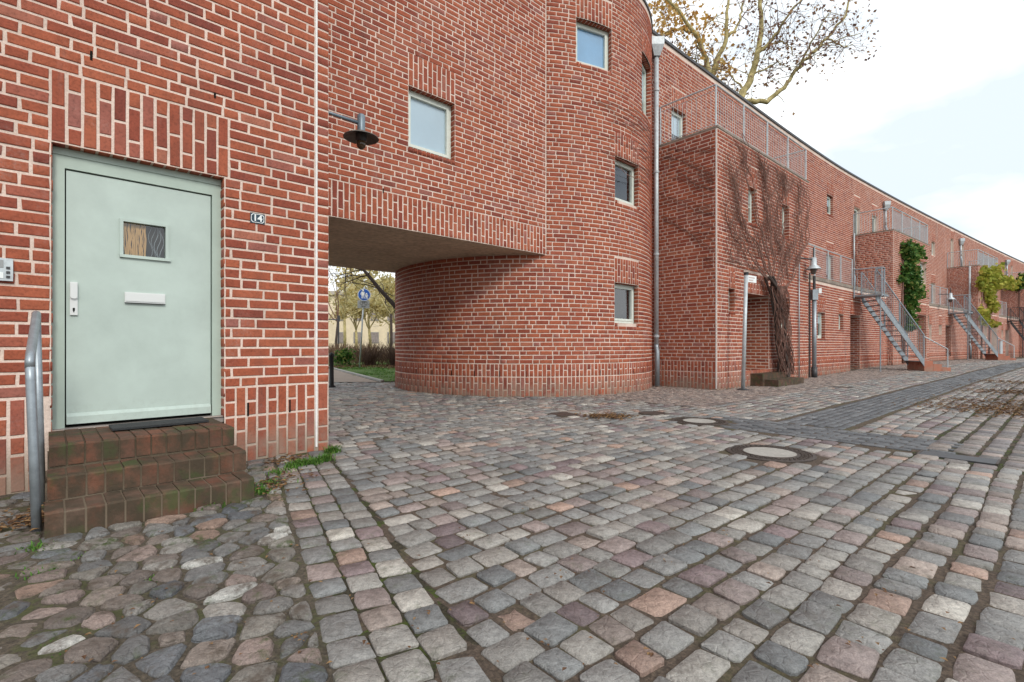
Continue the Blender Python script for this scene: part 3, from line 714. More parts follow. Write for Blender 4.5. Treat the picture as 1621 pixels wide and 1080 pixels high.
# handrail: two galvanised legs and a bent top rail
def railpts(px, py, d, z=None):
    P_ = Plane(A.pt(0, 0, d).to_2d(), A.d); u = u_at(P_, px, -6, 0); p = P_.pt(u, 0); p.z = EYE+(HY-py)/F*p.y; return p
hr = thing('handrail', 'bent grey tubular steel handrail left of the brick steps', 'handrail', (-2.55, 2.6, 0))
pa = railpts(57.5, 500, .50); pb = railpts(47.5, 575, .98)
ft = pb.copy(); ft = railpts(58.5, 845, 1.05); ft.z = -.02
ptop = pa+Vector((-nA[0]*.0, 0, 0))
mb = MB(); mb.tube([pb+Vector((nA[0], nA[1], 0))*.0, pb+(ft-pb)*.10, pb+(ft-pb)*.5, ft], .0215, 14); mb.build('leg', M['steel'], hr, smooth=True)
pw = pa-Vector((nA[0], nA[1], 0))*.10; 
mb = MB(); mb.tube([pb+Vector((0, 0, -.03)), pb+Vector((nA[0], nA[1], 0))*.012+Vector((0, 0, .012)), pb+(pa-pb)*.15+Vector((0, 0, .02)), pa, pa-Vector((nA[0], nA[1], 0))*.03+Vector((0, 0, .012)), pa-Vector((nA[0], nA[1], 0))*.06+Vector((0, 0, -.01)), pa-Vector((nA[0], nA[1], 0))*.07+Vector((0, 0, -.05))], .0215, 14); mb.build('rail', M['steel'], hr, smooth=True)
q0 = pa-Vector((nA[0], nA[1], 0))*.07+Vector((0, 0, -.05)); q1 = railpts(66, 720, .42); q1.z = -.02
mb = MB(); mb.tube([q0, q0+(q1-q0)*.5, q1], .0215, 14); mb.build('leg', M['steel'], hr, smooth=True)
# intercom
u0, u1, z0, z1 = rect_at(A, -30, 21, 411, 446, -6, 0, 1); ch2 = Chord(A, u0, u1)
mb = MB(); bx(ch2, mb, 0, ch2.w, .006, .03, z0, z1); ic = mb.build('doorbell_panel', M['steel_pale']); tag(ic, 'grey metal doorbell panel with buttons on the brick wall left of the door', 'doorbell')
mb = MB(); bx(ch2, mb, ch2.w-.15, ch2.w-.045, .03, .033, z0+.085, z1-.012); mb.build('speaker_grille', M['signgrey'], ic)
mb = MB(); bx(ch2, mb, ch2.w-.15, ch2.w-.045, .03, .034, z0+.015, z0+.055); mb.build('name_label', M['enamel'], ic)
for i in range(3):
    mb = MB(); bx(ch2, mb, ch2.w-.032, ch2.w-.014, .03, .036, z0+.018+i*.03, z0+.034+i*.03); mb.build('button', M['steel_dark'], ic)
# number plate
u0, u1, z0, z1 = rect_at(A, 395.5, 418.5, 336.5, 352.5, -6, 0, 0); ch2 = Chord(A, u0, u1)
mb = MB(); bx(ch2, mb, 0, ch2.w, .006, .012, z0, z1); npl = mb.build('house_number_plate', M['navy']); tag(npl, 'small dark enamel house number plate reading 14 on the bricks right of the door', 'number plate')
mb = MB(); c_ = .014; e_ = .005; w2 = ch2.w; 
outl = lambda i: [(i+c_, z0+i), (w2-i-c_, z0+i), (w2-i, z0+i+c_), (w2-i, z1-i-c_), (w2-i-c_, z1-i), (i+c_, z1-i), (i, z1-i-c_), (i, z0+i+c_)]
oa, ob = outl(.006), outl(.0105)
mb.add([ch2.p(a, .0135, z) for a, z in oa+ob], [(i, (i+1) % 8, 8+(i+1) % 8, 8+i) for i in range(8)]); mb.build('border_line', M['enamel'], npl)
def text(s, name, mat, parent, org, du, up, size, extrude=.0006, bold=0.0):
    cu = bpy.data.curves.new(name, 'FONT'); cu.body = s; cu.size = size; cu.extrude = extrude; cu.align_x = 'CENTER'; cu.align_y = 'CENTER'; cu.offset = bold
    cu.materials.append(mat); tmp = bpy.data.objects.new('tmp', cu); me = bpy.data.meshes.new_from_object(tmp); bpy.data.objects.remove(tmp); bpy.data.curves.remove(cu)
    o = link(name, me, mat, parent, org)
    n_ = du.cross(up); o.rotation_euler = Matrix((du, up, n_)).transposed().to_euler(); return o
text('14', 'numeral', M['enamel'], npl, ch2.p(w2/2, .0135, (z0+z1)/2), ch2.du, Vector((0, 0, 1)), (z1-z0)*.88, bold=.0022)

# ------------------------------------------------------------------ wing over the passage
wing = thing('archway_wing', 'flat brick wall bridging the passage beside the round tower, with one square window', 'building', ((B0[0]+B2[0])/2, (B0[1]+B2[1])/2, 0))
PZ = 2.765
wB = rect_at(Bw, 646.6, 720, 134.8, 235, 0, BLEN, 0); wB[3] = z_at(Bw, u_at(Bw, 646.6, 0, BLEN), 134.8); wB[2] = z_at(Bw, u_at(Bw, 646.6, 0, BLEN), 233)
bB = layout(0.005, BLEN-.006, PZ, TOP-.05, [wB], [[wB[0], wB[1], wB[3], wB[3]+6*C], [0, BLEN-.004, PZ, PZ+6*C]], 9, base=False)
corner_px = 520.5
def hideB(x, y, z): return proj((x, y, z))[0] < corner_px-4
Bw.hide = hideB
mb = MB(); sheet(mb, Bw, 0, BLEN, PZ, TOP, [wB]); mb.build('wall', MO, wing)
put_bricks(wing, [(Bw, bB)], 300, BR)
reveal(wing, Bw, wB, .11, (BR, MO)); window(wing, Bw, wB, .11, ('blind', 1.0))
mb = MB()
for px, py in ((664.5, 68), (606.5, 298.5), (715, 325), (796.5, 345)):
    u = u_at(Bw, px, 0, BLEN); z = z_at(Bw, u, py); c2 = Chord(Bw, u-.007, u+.007); mb = MB(); bx(c2, mb, 0, c2.w, 0, .0082, snap(z)-C/2+.01, snap(z)+C/2-.005); mb.build('vent_slot', M['dark'], wing)
BD = 4.15
b0, b2 = Bw.pt(0, PZ), Bw.pt(BLEN, PZ); bk = Vector((-nB[0], -nB[1], 0))*BD; ins = Vector((-nB[0], -nB[1], 0))
mb = MB(); NP = 14
ext = Vector((bd[0], bd[1], 0))*1.6     # soffit boards run on over the tower foot
for i in range(NP):      # boards of the ceiling
    o_ = b0+ins*(.008+i*BD/NP)+Vector((0, 0, .0)); m2 = MB(); m2.obox(o_+Vector((0, 0, random.uniform(0, .002))), (b2-b0)+ext*(0 if i < 1 else .6), ins*(BD/NP-.008), Vector((0, 0, .03))); o = m2.build('soffit_board', M['soffit'], wing)
mb = MB(); up = Vector((0, 0, TOP-PZ))
mb.quad(b0+bk, b2+bk+ext, b2+bk+ext+up, b0+bk+up); mb.quad(b0+up, b2+up, b2+up+bk, b0+up+bk)
zz = Vector((0, 0, .032)); mb.quad(b0+zz, b2+zz+ext*.6, b2+zz+bk+ext*.6, b0+zz+bk); mb.build('roof', M['coping'], wing)
mb = MB(); c3 = Chord(Bw, 0, BLEN); bx(c3, mb, 0, c3.w, -.30, .03, TOP, TOP+.05); mb.build('coping', M['coping'], wing)
mb = MB(); c3 = Chord(A, AL, 0); bx(c3, mb, 0, c3.w+.03, -.30, .03, TOP, TOP+.05); mb.build('coping', M['coping'], house)

# ------------------------------------------------------------------ round tower
tower = thing('round_tower', 'round red brick stair tower bulging into the street with small square windows', 'tower', (TC[0], TC[1], 0))
T1 = rect_at(T, 912, 968.5, 27, 98, UC, TR*1.0, 0); T2 = rect_at(T, 973.4, 1011, 246.8, 316.5, UC, TR*1.25, 0)
T3 = rect_at(T, 972.8, 1010.6, 447, 511.5, UC, TR*1.25, 0); T4 = rect_at(T, 1016.0, 1030.5, 80, 150, UC, TR*1.319, 0)
T4 = [T4[0], T4[0]+.86, T4[2]-.35, T4[3]]
tw = [T1, T2, T3, T4]
ts = [[o[0], o[1], o[3], o[3]+6*C] for o in tw]
# the lower drum runs right round; above the soffit only the street side shows
UR = TR*2.0; ULO = -TR*2.6
bT = layout(UC+.006, UR, PZ, TOP-.05, tw, ts, 11, base=False)+layout(ULO, UR, -.05, PZ, [o for o in tw if o[2] < PZ], [s_ for s_ in ts if s_[2] < PZ], 12)
def hideT(x, y, z):
    return False
T.hide = hideT
mb = MB(); sheet(mb, T, UC, UR, PZ, TOP, tw); sheet(mb, T, ULO, UR, -.15, PZ, [o for o in tw if o[2] < PZ]); 
# back of the upper drum closed plainly
for a, b in [(UR+i*(2*math.pi*TR-UR+UC)/24, UR+(i+1)*(2*math.pi*TR-UR+UC)/24) for i in range(24)]:
    mb.quad(T.pt(a, PZ), T.pt(b, PZ), T.pt(b, TOP), T.pt(a, TOP))
wobj = mb.build('wall', MO, tower, smooth=False)
put_bricks(tower, [(T, bT)], 300, BR)
for i, o in enumerate(tw):
    reveal(tower, T, o, .11, (BR, MO)); window(tower, T, o, .12, [('blind_blue', 1.0), None, None, ('blind', .6)][i])  # first window's blue is a painted sky reflection
mb = MB()
for k in range(13):
    u = -2.6+k*.52; 
    if k % 2: u += .0
    c2 = Chord(T, u-.008, u+.008); mb = MB(); bx(c2, mb, 0, c2.w, 0, .0082, .39, .50); mb.build('vent_slot', M['dark'], tower)
mb = MB(); mb.disc(TC, TR+.03, TOP, TOP+.05, 72); mb.build('coping', M['coping'], tower)

# ------------------------------------------------------------------ rails and stairs
def railing(name, pts, parent, h=.95, post=1.45, gap=.115, mat=None, toprail=.018, bal=.0055, bottom=.06):
    mat = mat or M['steel_pale']; mb = MB(); root = None; P = [Vector(p) for p in pts]
    for a, b in zip(P, P[1:]):
        up = Vector((0, 0, 1)); Lh = (b-a).length; n = max(1, round(Lh/gap))
        mb.tube([a+up*h, b+up*h], toprail, 6); mb.tube([a+up*(h-.12), b+up*(h-.12)], .007, 5); mb.tube([a+up*bottom, b+up*bottom], .009, 5)
        for i in range(n+1):
            p = a+(b-a)*(i/n); mb.tube([p+up*bottom, p+up*(h-.12)], bal, 4, cap=False)
    r = mb.build(name, mat, parent)
    for a, b in zip(P, P[1:]):
        n = max(1, round((b-a).length/post))
        for i in range(n+1):
            if i == 0 and a is not P[0]: continue
            p = a+(b-a)*(i/n); m2 = MB(); m2.tube([p+Vector((0, 0, -.35 if parent.get('category') != 'staircase' else -.1)), p+Vector((0, 0, h))], .021, 6); m2.build('post', mat, r)
    return r
def downpipe(x, y, z0, z1, label, r=.05, hopper=True, mat=None, nvec=(0, -1)):
    mat = mat or M['steel_pale']; t = thing('downpipe', label, 'drainpipe', (x, y, z0), 'zinc downpipes on the brick fronts')
    mb = MB(); mb.tube([(x, y, z0+1.0), (x, y, z1-(.42 if hopper else 0))], r, 14); mb.build('pipe', mat, t, smooth=True)
    mb = MB(); mb.tube([(x, y, z0+1.02), (x+.0, y, z0+.95), (x+.01, y-.035, z0+.85), (x+.01, y-.035, z0+.02)], r*1.12, 14); mb.build('standpipe', M['steel'], t, smooth=True)
    if hopper:
        a = .15; b = .075; m2 = MB()
        ring = lambda s, z: [(x-s, y-s, z), (x+s, y-s, z), (x+s, y+s, z), (x-s, y+s, z)]
        v = ring(b, z1-.42)+ring(a, z1-.18)+ring(a, z1); m2.add(v, [(i, (i+1) % 4, 4+(i+1) % 4, 4+i) for i in range(4)]+[(4+i, 4+(i+1) % 4, 8+(i+1) % 4, 8+i) for i in range(4)]+[(8, 9, 10, 11)])
        m2.build('hopper', M['lampgrey'] if False else mat, t)
    for k in range(int((z1-z0)/2)):
        m2 = MB(); z = z0+1.2+2*k
        if z < z1-.5: m2.tube([(x, y, z), (x, y, z+.05)], r*1.25, 12); m2.build('bracket', mat, t)
    return t

# ------------------------------------------------------------------ the row of terraced houses
BOXS = [0.0, 15.4, 31.0, 46.6]; BOXL = [5.77, 5.4, 5.5, 5.5]; BDP = 1.51; BZ = 5.93
FRONT = Curve(MAINP, 1.51); TERR = Curve(MAINP, 1.28); TZ = 3.12
fine_of = [True, False, False, False]
def rect_s(surf, x0, x1, yt, yb, lo, hi, side=0): return rect_at(surf, x0, x1, yt, yb, lo, hi, side)
def straight(p, q): 
    return Plane((p[0], p[1]), (q[0]-p[0], q[1]-p[1])), math.hypot(q[0]-p[0], q[1]-p[1])
labels = ['nearest terraced house of the brick row, its projecting front hung with a bare climber',
          'second terraced house of the brick row with green ivy on its projecting front',
          'third terraced house of the brick row with yellow vine on its projecting front',
          'farthest terraced house of the brick row at the right end of the street']
boxinfo = []
for k in range(4):
    S0, S1 = BOXS[k], BOXS[k]+BOXL[k]; SN = BOXS[k+1] if k < 3 else 62.4
    fine = k == 0; mt = (BR, MO) if k == 0 else (M['brick_far'], M['mortar_far']); mtm = (M['brick'], M['mortar_far']) if k == 0 else (M['brick_far'], M['mortar_far'])
    fp = SDpt((S0+SN)/2, 0); h = thing('terraced_house', labels[k], 'house', (fp[0], fp[1], 0), 'terraced houses in the row')
    SLo = -.75 if k == 0 else S0
    gz = [0, .12, .10, .02][k]; bz = BZ
    # main wall openings
    mo_ = []
    if k == 0:
        mo_ = [rect_s(MAIN, 1063, 1086, 168, 226, -.5, 15, 0), rect_s(MAIN, 1309, 1319, 306.5, 338, 5, 15.3, 0), rect_s(MAIN, 1308, 1319.5, 402, 452, 5, 15.3, 0)]
        mo_[0][2] = BZ+.05; mo_[2][2] = TZ+.03
        REL = [(o[0], o[1], o[2], o[3]) for o in mo_]
    else:
        mo_ = [[S0+.9, S0+1.55, BZ+.05, BZ+2.05], [S0+3.4, S0+4.1, BZ+.05, BZ+2.0], [REL[1][0]+S0, REL[1][1]+S0, REL[1][2], REL[1][3]], [REL[2][0]+S0, REL[2][1]+S0, REL[2][2], REL[2][3]]]
    if k == 1:
        a_ = rect_s(MAIN, 1352, 1361.5, 327, 374, 15, 21, 0); b_ = rect_s(MAIN, 1380, 1389, 340, 369, 15, 21, 0); a_[2] = BZ+.05; b_[2] = BZ+.05; mo_[0], mo_[1] = a_, b_
    mo_ = [o for o in mo_ if o[1] < SN-.1]
    walls = []
    mb = MB(); sheet(mb, MAIN, SLo, SN, -.15, TOP, mo_)
    bm = layout(SLo, SN, TZ-.3 if k else -.05, TOP-.05, mo_, [[o[0], o[1], o[3], min(o[3]+6*C, TOP-.06)] for o in mo_], 20+k, base=(k == 0))
    if k == 0: bm = [b for b in bm if not (S0+.1 < b[0] < SN-.05 and b[1] < TZ-.3)]
    bm = [b for b in bm if not (S0+.05 < b[0] < S1-.05 and b[1] < bz-.3)]
    walls.append((MAIN, bm))
    # projecting box
    pL, pR = SDpt(S0, BDP), SDpt(S1, BDP); mL, mR = SDpt(S0, 0), SDpt(S1, 0)
    LF, lfl = straight(mL, pL); FR, frl = straight(pL, pR); RF, rfl = straight(pR, mR)
    fo, door_o = [], None
    if k == 0:
        fo = [rect_s(FR, 1184.5, 1198.5, 294, 352, 0, frl), rect_s(FR, 1238, 1249.5, 322, 374, 0, frl), rect_s(FR, 1153.5, 1163.5, 456, 493, 0, frl), rect_s(FR, 1235.5, 1249, 470, 520, 0, frl)]
        door_o = rect_s(FR, 1177.5, 1217, 463, 585, 0, frl); door_o[2] = .32
        BOXREL = fo, door_o
    else:
        fo = [rect_s(FR, 1456, 1466, 414, 447, 0, frl), rect_s(FR, 1430, 1438.5, 497, 528, 0, frl)] if k == 1 else list(fo1)
        if k == 1:
            door_o = rect_s(FR, 1452, 1466.5, 498, 570, 0, frl); door_o[2] = .35; sl_o = rect_s(FR, 1468.5, 1474, 500, 520, 0, frl); fo.append(sl_o)
            fo1 = fo; door1 = door_o
        else: door_o = door1
    allo = fo+[door_o]
    sold = [[o[0], o[1], o[3], o[3]+6*C] for o in allo]
    top_s = [[0.1, frl-.1, bz-3*C, bz]] if k else []
    sheet(mb, LF, 0, lfl, -.15, bz); sheet(mb, FR, 0, frl, -.15, bz, allo); sheet(mb, RF, 0, rfl, -.15, bz)
    walls.append((LF, layout(.0, lfl-(.03 if k == 0 else .005), -.05, bz-.02, [], [], 30+k)))
    walls.append((FR, layout(.005, frl-.005, -.05, bz-.02, allo, sold, 40+k)))
    walls.append((RF, layout(.005, rfl-.005, TZ, bz-.02, [], [], 50+k, base=False)))
    # low terrace
    TE = Curve(MAINP, 1.28 if k == 0 else 1.0)
    if k == 0:
        to = [rect_s(TE, 1294, 1306.5, 494, 536, S1, SN), rect_s(TE, 1327.5, 1335.5, 497, 522, S1, SN)]
        tdoor = rect_s(TE, 1346, 1361.5, 498, 584, S1, SN); tdoor[2] = .02
        TREL = [[o[0]-0, o[1]-0, o[2], o[3]] for o in to], tdoor
    else: to = [[o[0]+S0, o[1]+S0, o[2], o[3]] for o in TREL[0]]; tdoor = [TREL[1][0]+S0, TREL[1][1]+S0, .02+gz, TREL[1][3]]
    toa = to+[tdoor]
    sheet(mb, TE, S1, SN, -.15, TZ, toa)
    walls.append((TE, layout(S1+.003, SN-.003, -.05, TZ-.02, toa, [[o[0], o[1], o[3], min(o[3]+6*C, TZ-.02)] for o in toa], 60+k)))
    mb.build('wall', mt[1] if k else M['mortar'], h)
    if k == 0: put_bricks(h, walls, 260, mt[0], True)
    else: put_bricks(h, walls, 0, mt[0], False)
    # windows
    for o in mo_: reveal(h, MAIN, o, .11, mt, fine=(k == 0)); window(h, MAIN, o, .11, ('blind', .5) if k == 0 else None)
    for i, o in enumerate(fo):
        reveal(h, FR, o, .14, mt, fine=(k == 0)); window(h, FR, o, .14, ('blind', .8) if k == 0 and i == 2 else (('blind', .35) if i == 0 else None), bars=(.5,) if i in (0, 1) and k == 0 else ())
    for o in to: reveal(h, TE, o, .12, mt, fine=(k == 0)); window(h, TE, o, .12, ('blind', .4) if o is to[0] else None)
    for s_, o, col_ in ((FR, door_o, 'mint'), (TE, tdoor, 'steel_dark')):
        reveal(h, s_, o, .85, mt, fine=(k < 2), sill=False)
        c4 = Chord(s_, o[0], o[1]); m2 = MB(); bx(c4, m2, .0, c4.w, -.90, -.851, o[2], o[3]); dr = m2.build('door', M[col_], h)
        m2 = MB(); bx(c4, m2, c4.w-.16, c4.w-.06, -.85, -.80, o[2]+.95, o[2]+.98); m2.build('handle', M['alu'], dr)
    # slabs, copings, roof
    m2 = MB(); e = .02
    q = [SDpt(S0-e, .02), SDpt(S0-e, BDP+e), SDpt(S1+e, BDP+e), SDpt(S1+e, .02)]
    q = [SDpt(S0, -.002), SDpt(S0, BDP), SDpt(S1, BDP), SDpt(S1, -.002)]
    c5 = Vector(q[0]); 
    def prism(mbx, pts, z0, z1, grow=0):
        P_ = [Vector((p[0], p[1], 0)) for p in pts]; n = len(P_)
        mbx.add([(p.x, p.y, z0) for p in P_]+[(p.x, p.y, z1) for p in P_], [(i, (i+1) % n, n+(i+1) % n, n+i) for i in range(n)]+[tuple(range(n-1, -1, -1)), tuple(range(n, 2*n))])
    qq = [SDpt(S0-e, -.002), SDpt(S0-e, BDP+e), SDpt(S1+e, BDP+e), SDpt(S1+e, -.002)]
    prism(m2, qq, bz, bz+.045); m2.build('terrace_slab', M['slab'], h)
    m2 = MB(); nS = 12; tt = 1.28 if k == 0 else 1.0
    pts = [SDpt(S1+(SN-S1)*i/nS, tt+.03) for i in range(nS+1)]+[SDpt(SN-(SN-S1)*i/nS, -.002) for i in range(nS+1)]
    prism(m2, pts, TZ, TZ+.12); m2.build('terrace_slab', M['slab'], h)
    m2 = MB(); nS = 24
    o1 = [SDpt(SLo+(SN-SLo)*i/nS, .04) for i in range(nS+1)]; o2 = [SDpt(SLo+(SN-SLo)*i/nS, -.3) for i in range(nS+1)]
    for i in range(nS): prism(m2, [o1[i], o1[i+1], o2[i+1], o2[i]], TOP, TOP+.07)
    m2.build('coping', M['coping'], h)
    m2 = MB(); bk1, bk0 = SDpt(SN, -7), SDpt(SLo, -7 if k else -4.5)
    o0 = [SDpt(SLo+(SN-SLo)*i/8, -.29) for i in range(9)]; o9 = [SDpt(SLo+(SN-SLo)*i/8, -7) for i in range(9)]
    for i in range(8):
        a, b, c_, d_ = o0[i], o0[i+1], o9[i+1], o9[i]
        m2.quad(*[(p[0], p[1], TOP) for p in (a, b, c_, d_)]); m2.quad((d_[0], d_[1], -.1), (c_[0], c_[1], -.1), (c_[0], c_[1], TOP), (d_[0], d_[1], TOP))
    if k == 0: a, d_ = o0[0], o9[0]; m2.quad((a[0], a[1], 0), (d_[0], d_[1], 0), (d_[0], d_[1], TOP), (a[0], a[1], TOP))
    m2.build('roof', M['coping'], h)
    # railings round the upper terrace and the low one
    g_ = .05
    rp = [(*SDpt(S0+g_, .03)[:2], bz+.05), (*SDpt(S0+g_, BDP-g_)[:2], bz+.05), (*SDpt(S1-g_, BDP-g_)[:2], bz+.05), (*SDpt(S1-g_, .03)[:2], bz+.05)]
    if k == 0: railing('railing', rp, h)
    else: railing('railing', rp, h, gap=.10, bal=.010, toprail=.024)
    se = SN-4.4; rt = [(*SDpt(S1+.1+(se-S1)*i/4, tt-.04)[:2], TZ+.12) for i in range(5)]
    railing('railing', rt, h, h=1.0, gap=.12)
    # recessed doorway step
    if k == 0: boxP = (LF, FR, RF, lfl, frl)
    boxinfo.append((LF, FR, RF, lfl, frl, S0, S1, SN))
    # white joint on the near corner
    if k == 0:
        c6 = Chord(LF, lfl-.03, lfl-.008); m2 = MB(); bx(c6, m2, 0, c6.w, -.002, .009, .02, bz); m2.build('expansion_joint', M['white'], h)
    # steel staircase from the low terrace down beside the next box
    if k < 3:
        sx = SN-4.3; tt2 = tt+.05
        p_top = Vector((*SDpt(sx, tt2)[:2], TZ+.12))
        st = thing('steel_staircase', ['grey steel staircase running down from the first low terrace beside the ivy front', 'grey steel staircase running down from the second low terrace beside the yellow vine front', 'dark steel staircase at the far right end of the row'][k], 'staircase', (p_top.x, p_top.y, 0), 'steel staircases of the row')
        smat = M['steel'] if k < 2 else M['steel_dark']
        tdir = Vector((*MAIN.T(sx+1), 0)); nd = Vector((tdir.y, -tdir.x, 0)); gl = G(p_top.x, p_top.y); wdt = .85
        lz = TZ-.30; l0 = p_top.copy(); l0.z = lz
        m2 = MB(); m2.obox(l0-tdir*.1, tdir*.9, nd*wdt, Vector((0, 0, .06))); m2.build('landing', smat, st)
        nst = 13; run = 1.65; dv = (tdir*.70+nd*.71).normalized(); wv = Vector((dv.y, -dv.x, 0)); zt_ = lz+.06; zb2 = .36+gl; f0_ = l0+tdir*.8
        for i in range(nst):
            o_ = f0_+dv*(run*i/nst); o_.z = zt_+(zb2-zt_)*(i+1)/nst-.03; m2 = MB(); m2.obox(o_, dv*(run/nst*1.05), wv*wdt, Vector((0, 0, .03))); m2.build('tread', smat, st)
        for s_ in (0, wdt):
            a_ = f0_+wv*s_; a_.z = zt_-.2; b_ = f0_+dv*run+wv*s_; b_.z = zb2-.2; w3 = wv*.03; uz = Vector((0, 0, .26))
            m2 = MB(); m2.hexa([a_, a_+w3, b_+w3, b_, a_+uz, a_+w3+uz, b_+w3+uz, b_+uz]); m2.build('stringer', smat, st)
            a2 = a_.copy(); a2.z = zt_; b2_ = b_.copy(); b2_.z = zb2
            if s_: railing('handrail', [Vector((*(l0-tdir*.1).to_2d(), zt_)), Vector((*(l0-tdir*.1+nd*wdt).to_2d(), zt_)), Vector((*(l0+tdir*.25+nd*wdt).to_2d(), zt_)), a2, b2_], st, h=.95, gap=.11, post=1.2, mat=smat, bal=.008, toprail=.024)
            else: railing('handrail', [a2, b2_], st, h=.95, gap=.11, post=1.2, mat=smat, bal=.008)
        m2 = MB(); c8 = l0-tdir*.02+nd*(wdt-.06); m2.tube([Vector((c8.x, c8.y, gl-.05)), Vector((c8.x, c8.y, lz))], .022, 8); m2.build('prop', smat, st)
        fs = thing('brick_steps', ['short brick steps at the foot of the first steel staircase', 'short brick steps at the foot of the second steel staircase', 'short brick steps at the foot of the farthest steel staircase'][k], 'steps', (b_.x, b_.y, gl))
        for i in range(3):
            o_ = f0_+dv*(run+i*.30)-wv*.03; o_.z = gl-.05; hh = .36-.115*i+.05
            for j in range(10):
                m2 = MB(); m2.obox(o_+wv*((wdt+.06)*j/10+.004), dv*.292, wv*((wdt+.06)/10-.008), Vector((0, 0, hh))); q_ = m2.build('brick', M['brick_far'], fs); q_['tint'] = random.random()
        m2 = MB(); e0 = f0_+dv*run+wv*wdt; e0.z = zb2+.9; e1 = e0+dv*.8; e1.z = gl+.80
        m2.tube([e0, e1, Vector((e1.x, e1.y, gl))], .022, 8); hrr = m2.build('hand_rail', M['steel_pale']); tag(hrr, ['pale short handrail over the brick foot steps of the first staircase', 'pale short handrail over the brick foot steps of the second staircase', 'pale short handrail by the farthest staircase'][k], 'handrail')

LF1, FR1, RF1, lf1, fr1 = boxP
# entrance steps of box 1
d0 = BOXREL[1]; es = thing('brick_steps', 'two low brick steps beside the climber trunk at the nearest doorway', 'steps', tuple(FR1.pt(d0[1], 0, .3)))
c7 = Chord(FR1, d0[0]+.35, d0[1]+.55)
for i, (f0, f1_, zt_) in enumerate(((-.6, .30, .30), (.30, .62, .16))):
    nb = int(c7.w/.083)
    for j in range(nb):
        x0_ = c7.w*j/nb+.004+(i*.12); x1_ = c7.w*(j+1)/nb-.004+(i*.12)
        m2 = MB(); bx(c7, m2, x0_, x1_, max(f0, .01 if c7.w*j/nb > d0[1]-d0[0]-.35 else f0), f1_, -.05, zt_+random.uniform(-.003, .003)); q_ = m2.build('brick', M['brick_step'], es); q_['tint'] = random.random()

# ------------------------------------------------------------------ ground
def gz(x, y): return G(x, y)+micro(x, y)
mb = MB(); R_ = 600
mb.quad((-R_, -R_, -.10), (R_, -R_, -.10), (R_, R_, -.10), (-R_, R_, -.10)); gr = mb.build('ground', M['ground']); gr['kind'] = 'structure'
V = []; Fs = []
Sg = np.concatenate([np.arange(-14, 4, .25), np.arange(4, 62, 1.0)]); Dg = np.arange(-6, 16, .25)
for S in Sg:
    for D in Dg:
        x, y, _ = SDpt(S, D); V.append((x, y, gz(x, y)-.0065))
nD = len(Dg)
for i in range(len(Sg)-1):
    for j in range(nD-1): Fs.append((i*nD+j, (i+1)*nD+j, (i+1)*nD+j+1, i*nD+j+1))
road = meshobj('road', V, np.array(Fs), M['road'], smooth=True, kind='structure')
# joints of the border and the field stone forecourt and the mossy rows are their own sheets
def S_r(D): return -9.24-(D-2.85)*.228
def fill_sheet(name, poly_fn, S0, S1, D0, D1, st, mat, dz):
    V = []; idx = {}; Fs = []
    a = np.arange(S0, S1+st/2, st); b = np.arange(D0, D1+st/2, st)
    for i, S in enumerate(a):
        for j, D in enumerate(b):
            x, y, _ = SDpt(S, D); idx[i, j] = len(V); V.append((x, y, gz(x, y)+dz))
    for i in range(len(a)-1):
        for j in range(len(b)-1):
            if poly_fn((a[i]+a[i+1])/2, (b[j]+b[j+1])/2): Fs.append((idx[i, j], idx[i+1, j], idx[i+1, j+1], idx[i, j+1]))
    return meshobj(name, V, np.array(Fs), mat, smooth=True, kind='structure')
fore = fill_sheet('forecourt', lambda S, D: S < S_r(D)-.36, -15, -8.6, .2, 9, .1, M['fore'], -.0035)
border = fill_sheet('kerb_strip', lambda S, D: S_r(D)-.46 < S < S_r(D)+.03, -11.6, -8.4, 1.2, 8.5, .04, M['mossy'], -.0055)
gutter = fill_sheet('gutter', lambda S, D: True, -5.3, 40, 5.83, 10.5, .3, M['mossy'], -.0055)
band = fill_sheet('paved_band', lambda S, D: True, -4.9, -4.0, 3.6, 6.0, .1, M['road'], -.0045)
walk = fill_sheet('pavement', lambda S, D: True, -3.4, 45, 1.0, 2.9, .3, M['road'], -.0055)

# stone templates: unit half extents
TEMPL = []
for k in range(14):
    r = random.Random(100+k); n = 10; V = []; ex = r.uniform(4.5, 9.0)
    outl = []
    k1 = lambda: r.uniform(.74, .92)
    base_ = [(1, -k1()), (1, k1()), (k1(), 1), (0, 1.02), (-k1(), 1), (-1, k1()), (-1, -k1()), (-k1(), -1), (0, -1.02), (k1(), -1)]
    sk = r.uniform(-.10, .10)
    for bx0, by0 in base_: outl.append(((bx0+sk*by0)*r.uniform(.95, 1.02), by0*r.uniform(.93, 1.03)*(1+sk*.5*bx0)))
    for sc, z in ((1.0, -.035), (.985, -.003), (.90, .0035)): V += [(x*sc, y*sc, z+(r.uniform(-.0012, .0012) if z > 0 else 0)) for x, y in outl]
    V.append((r.uniform(-.3, .3), r.uniform(-.3, .3), .0055+r.uniform(-.0015, .002)))
    TEMPL.append(np.array(V))
n = 10; TF = [(i, (i+1) % n, n+(i+1) % n, n+i) for i in range(n)]+[(n+i, n+(i+1) % n, 2*n+(i+1) % n, 2*n+i) for i in range(n)]+[(2*n+i, 2*n+(i+1) % n, 3*n) for i in range(n)]
TFtri = []
for q in TF:
    if len(q) == 4: TFtri += [(q[0], q[1], q[2]), (q[0], q[2], q[3])]
    else: TFtri.append(q)
TFtri = np.array(TFtri)
LOW = []
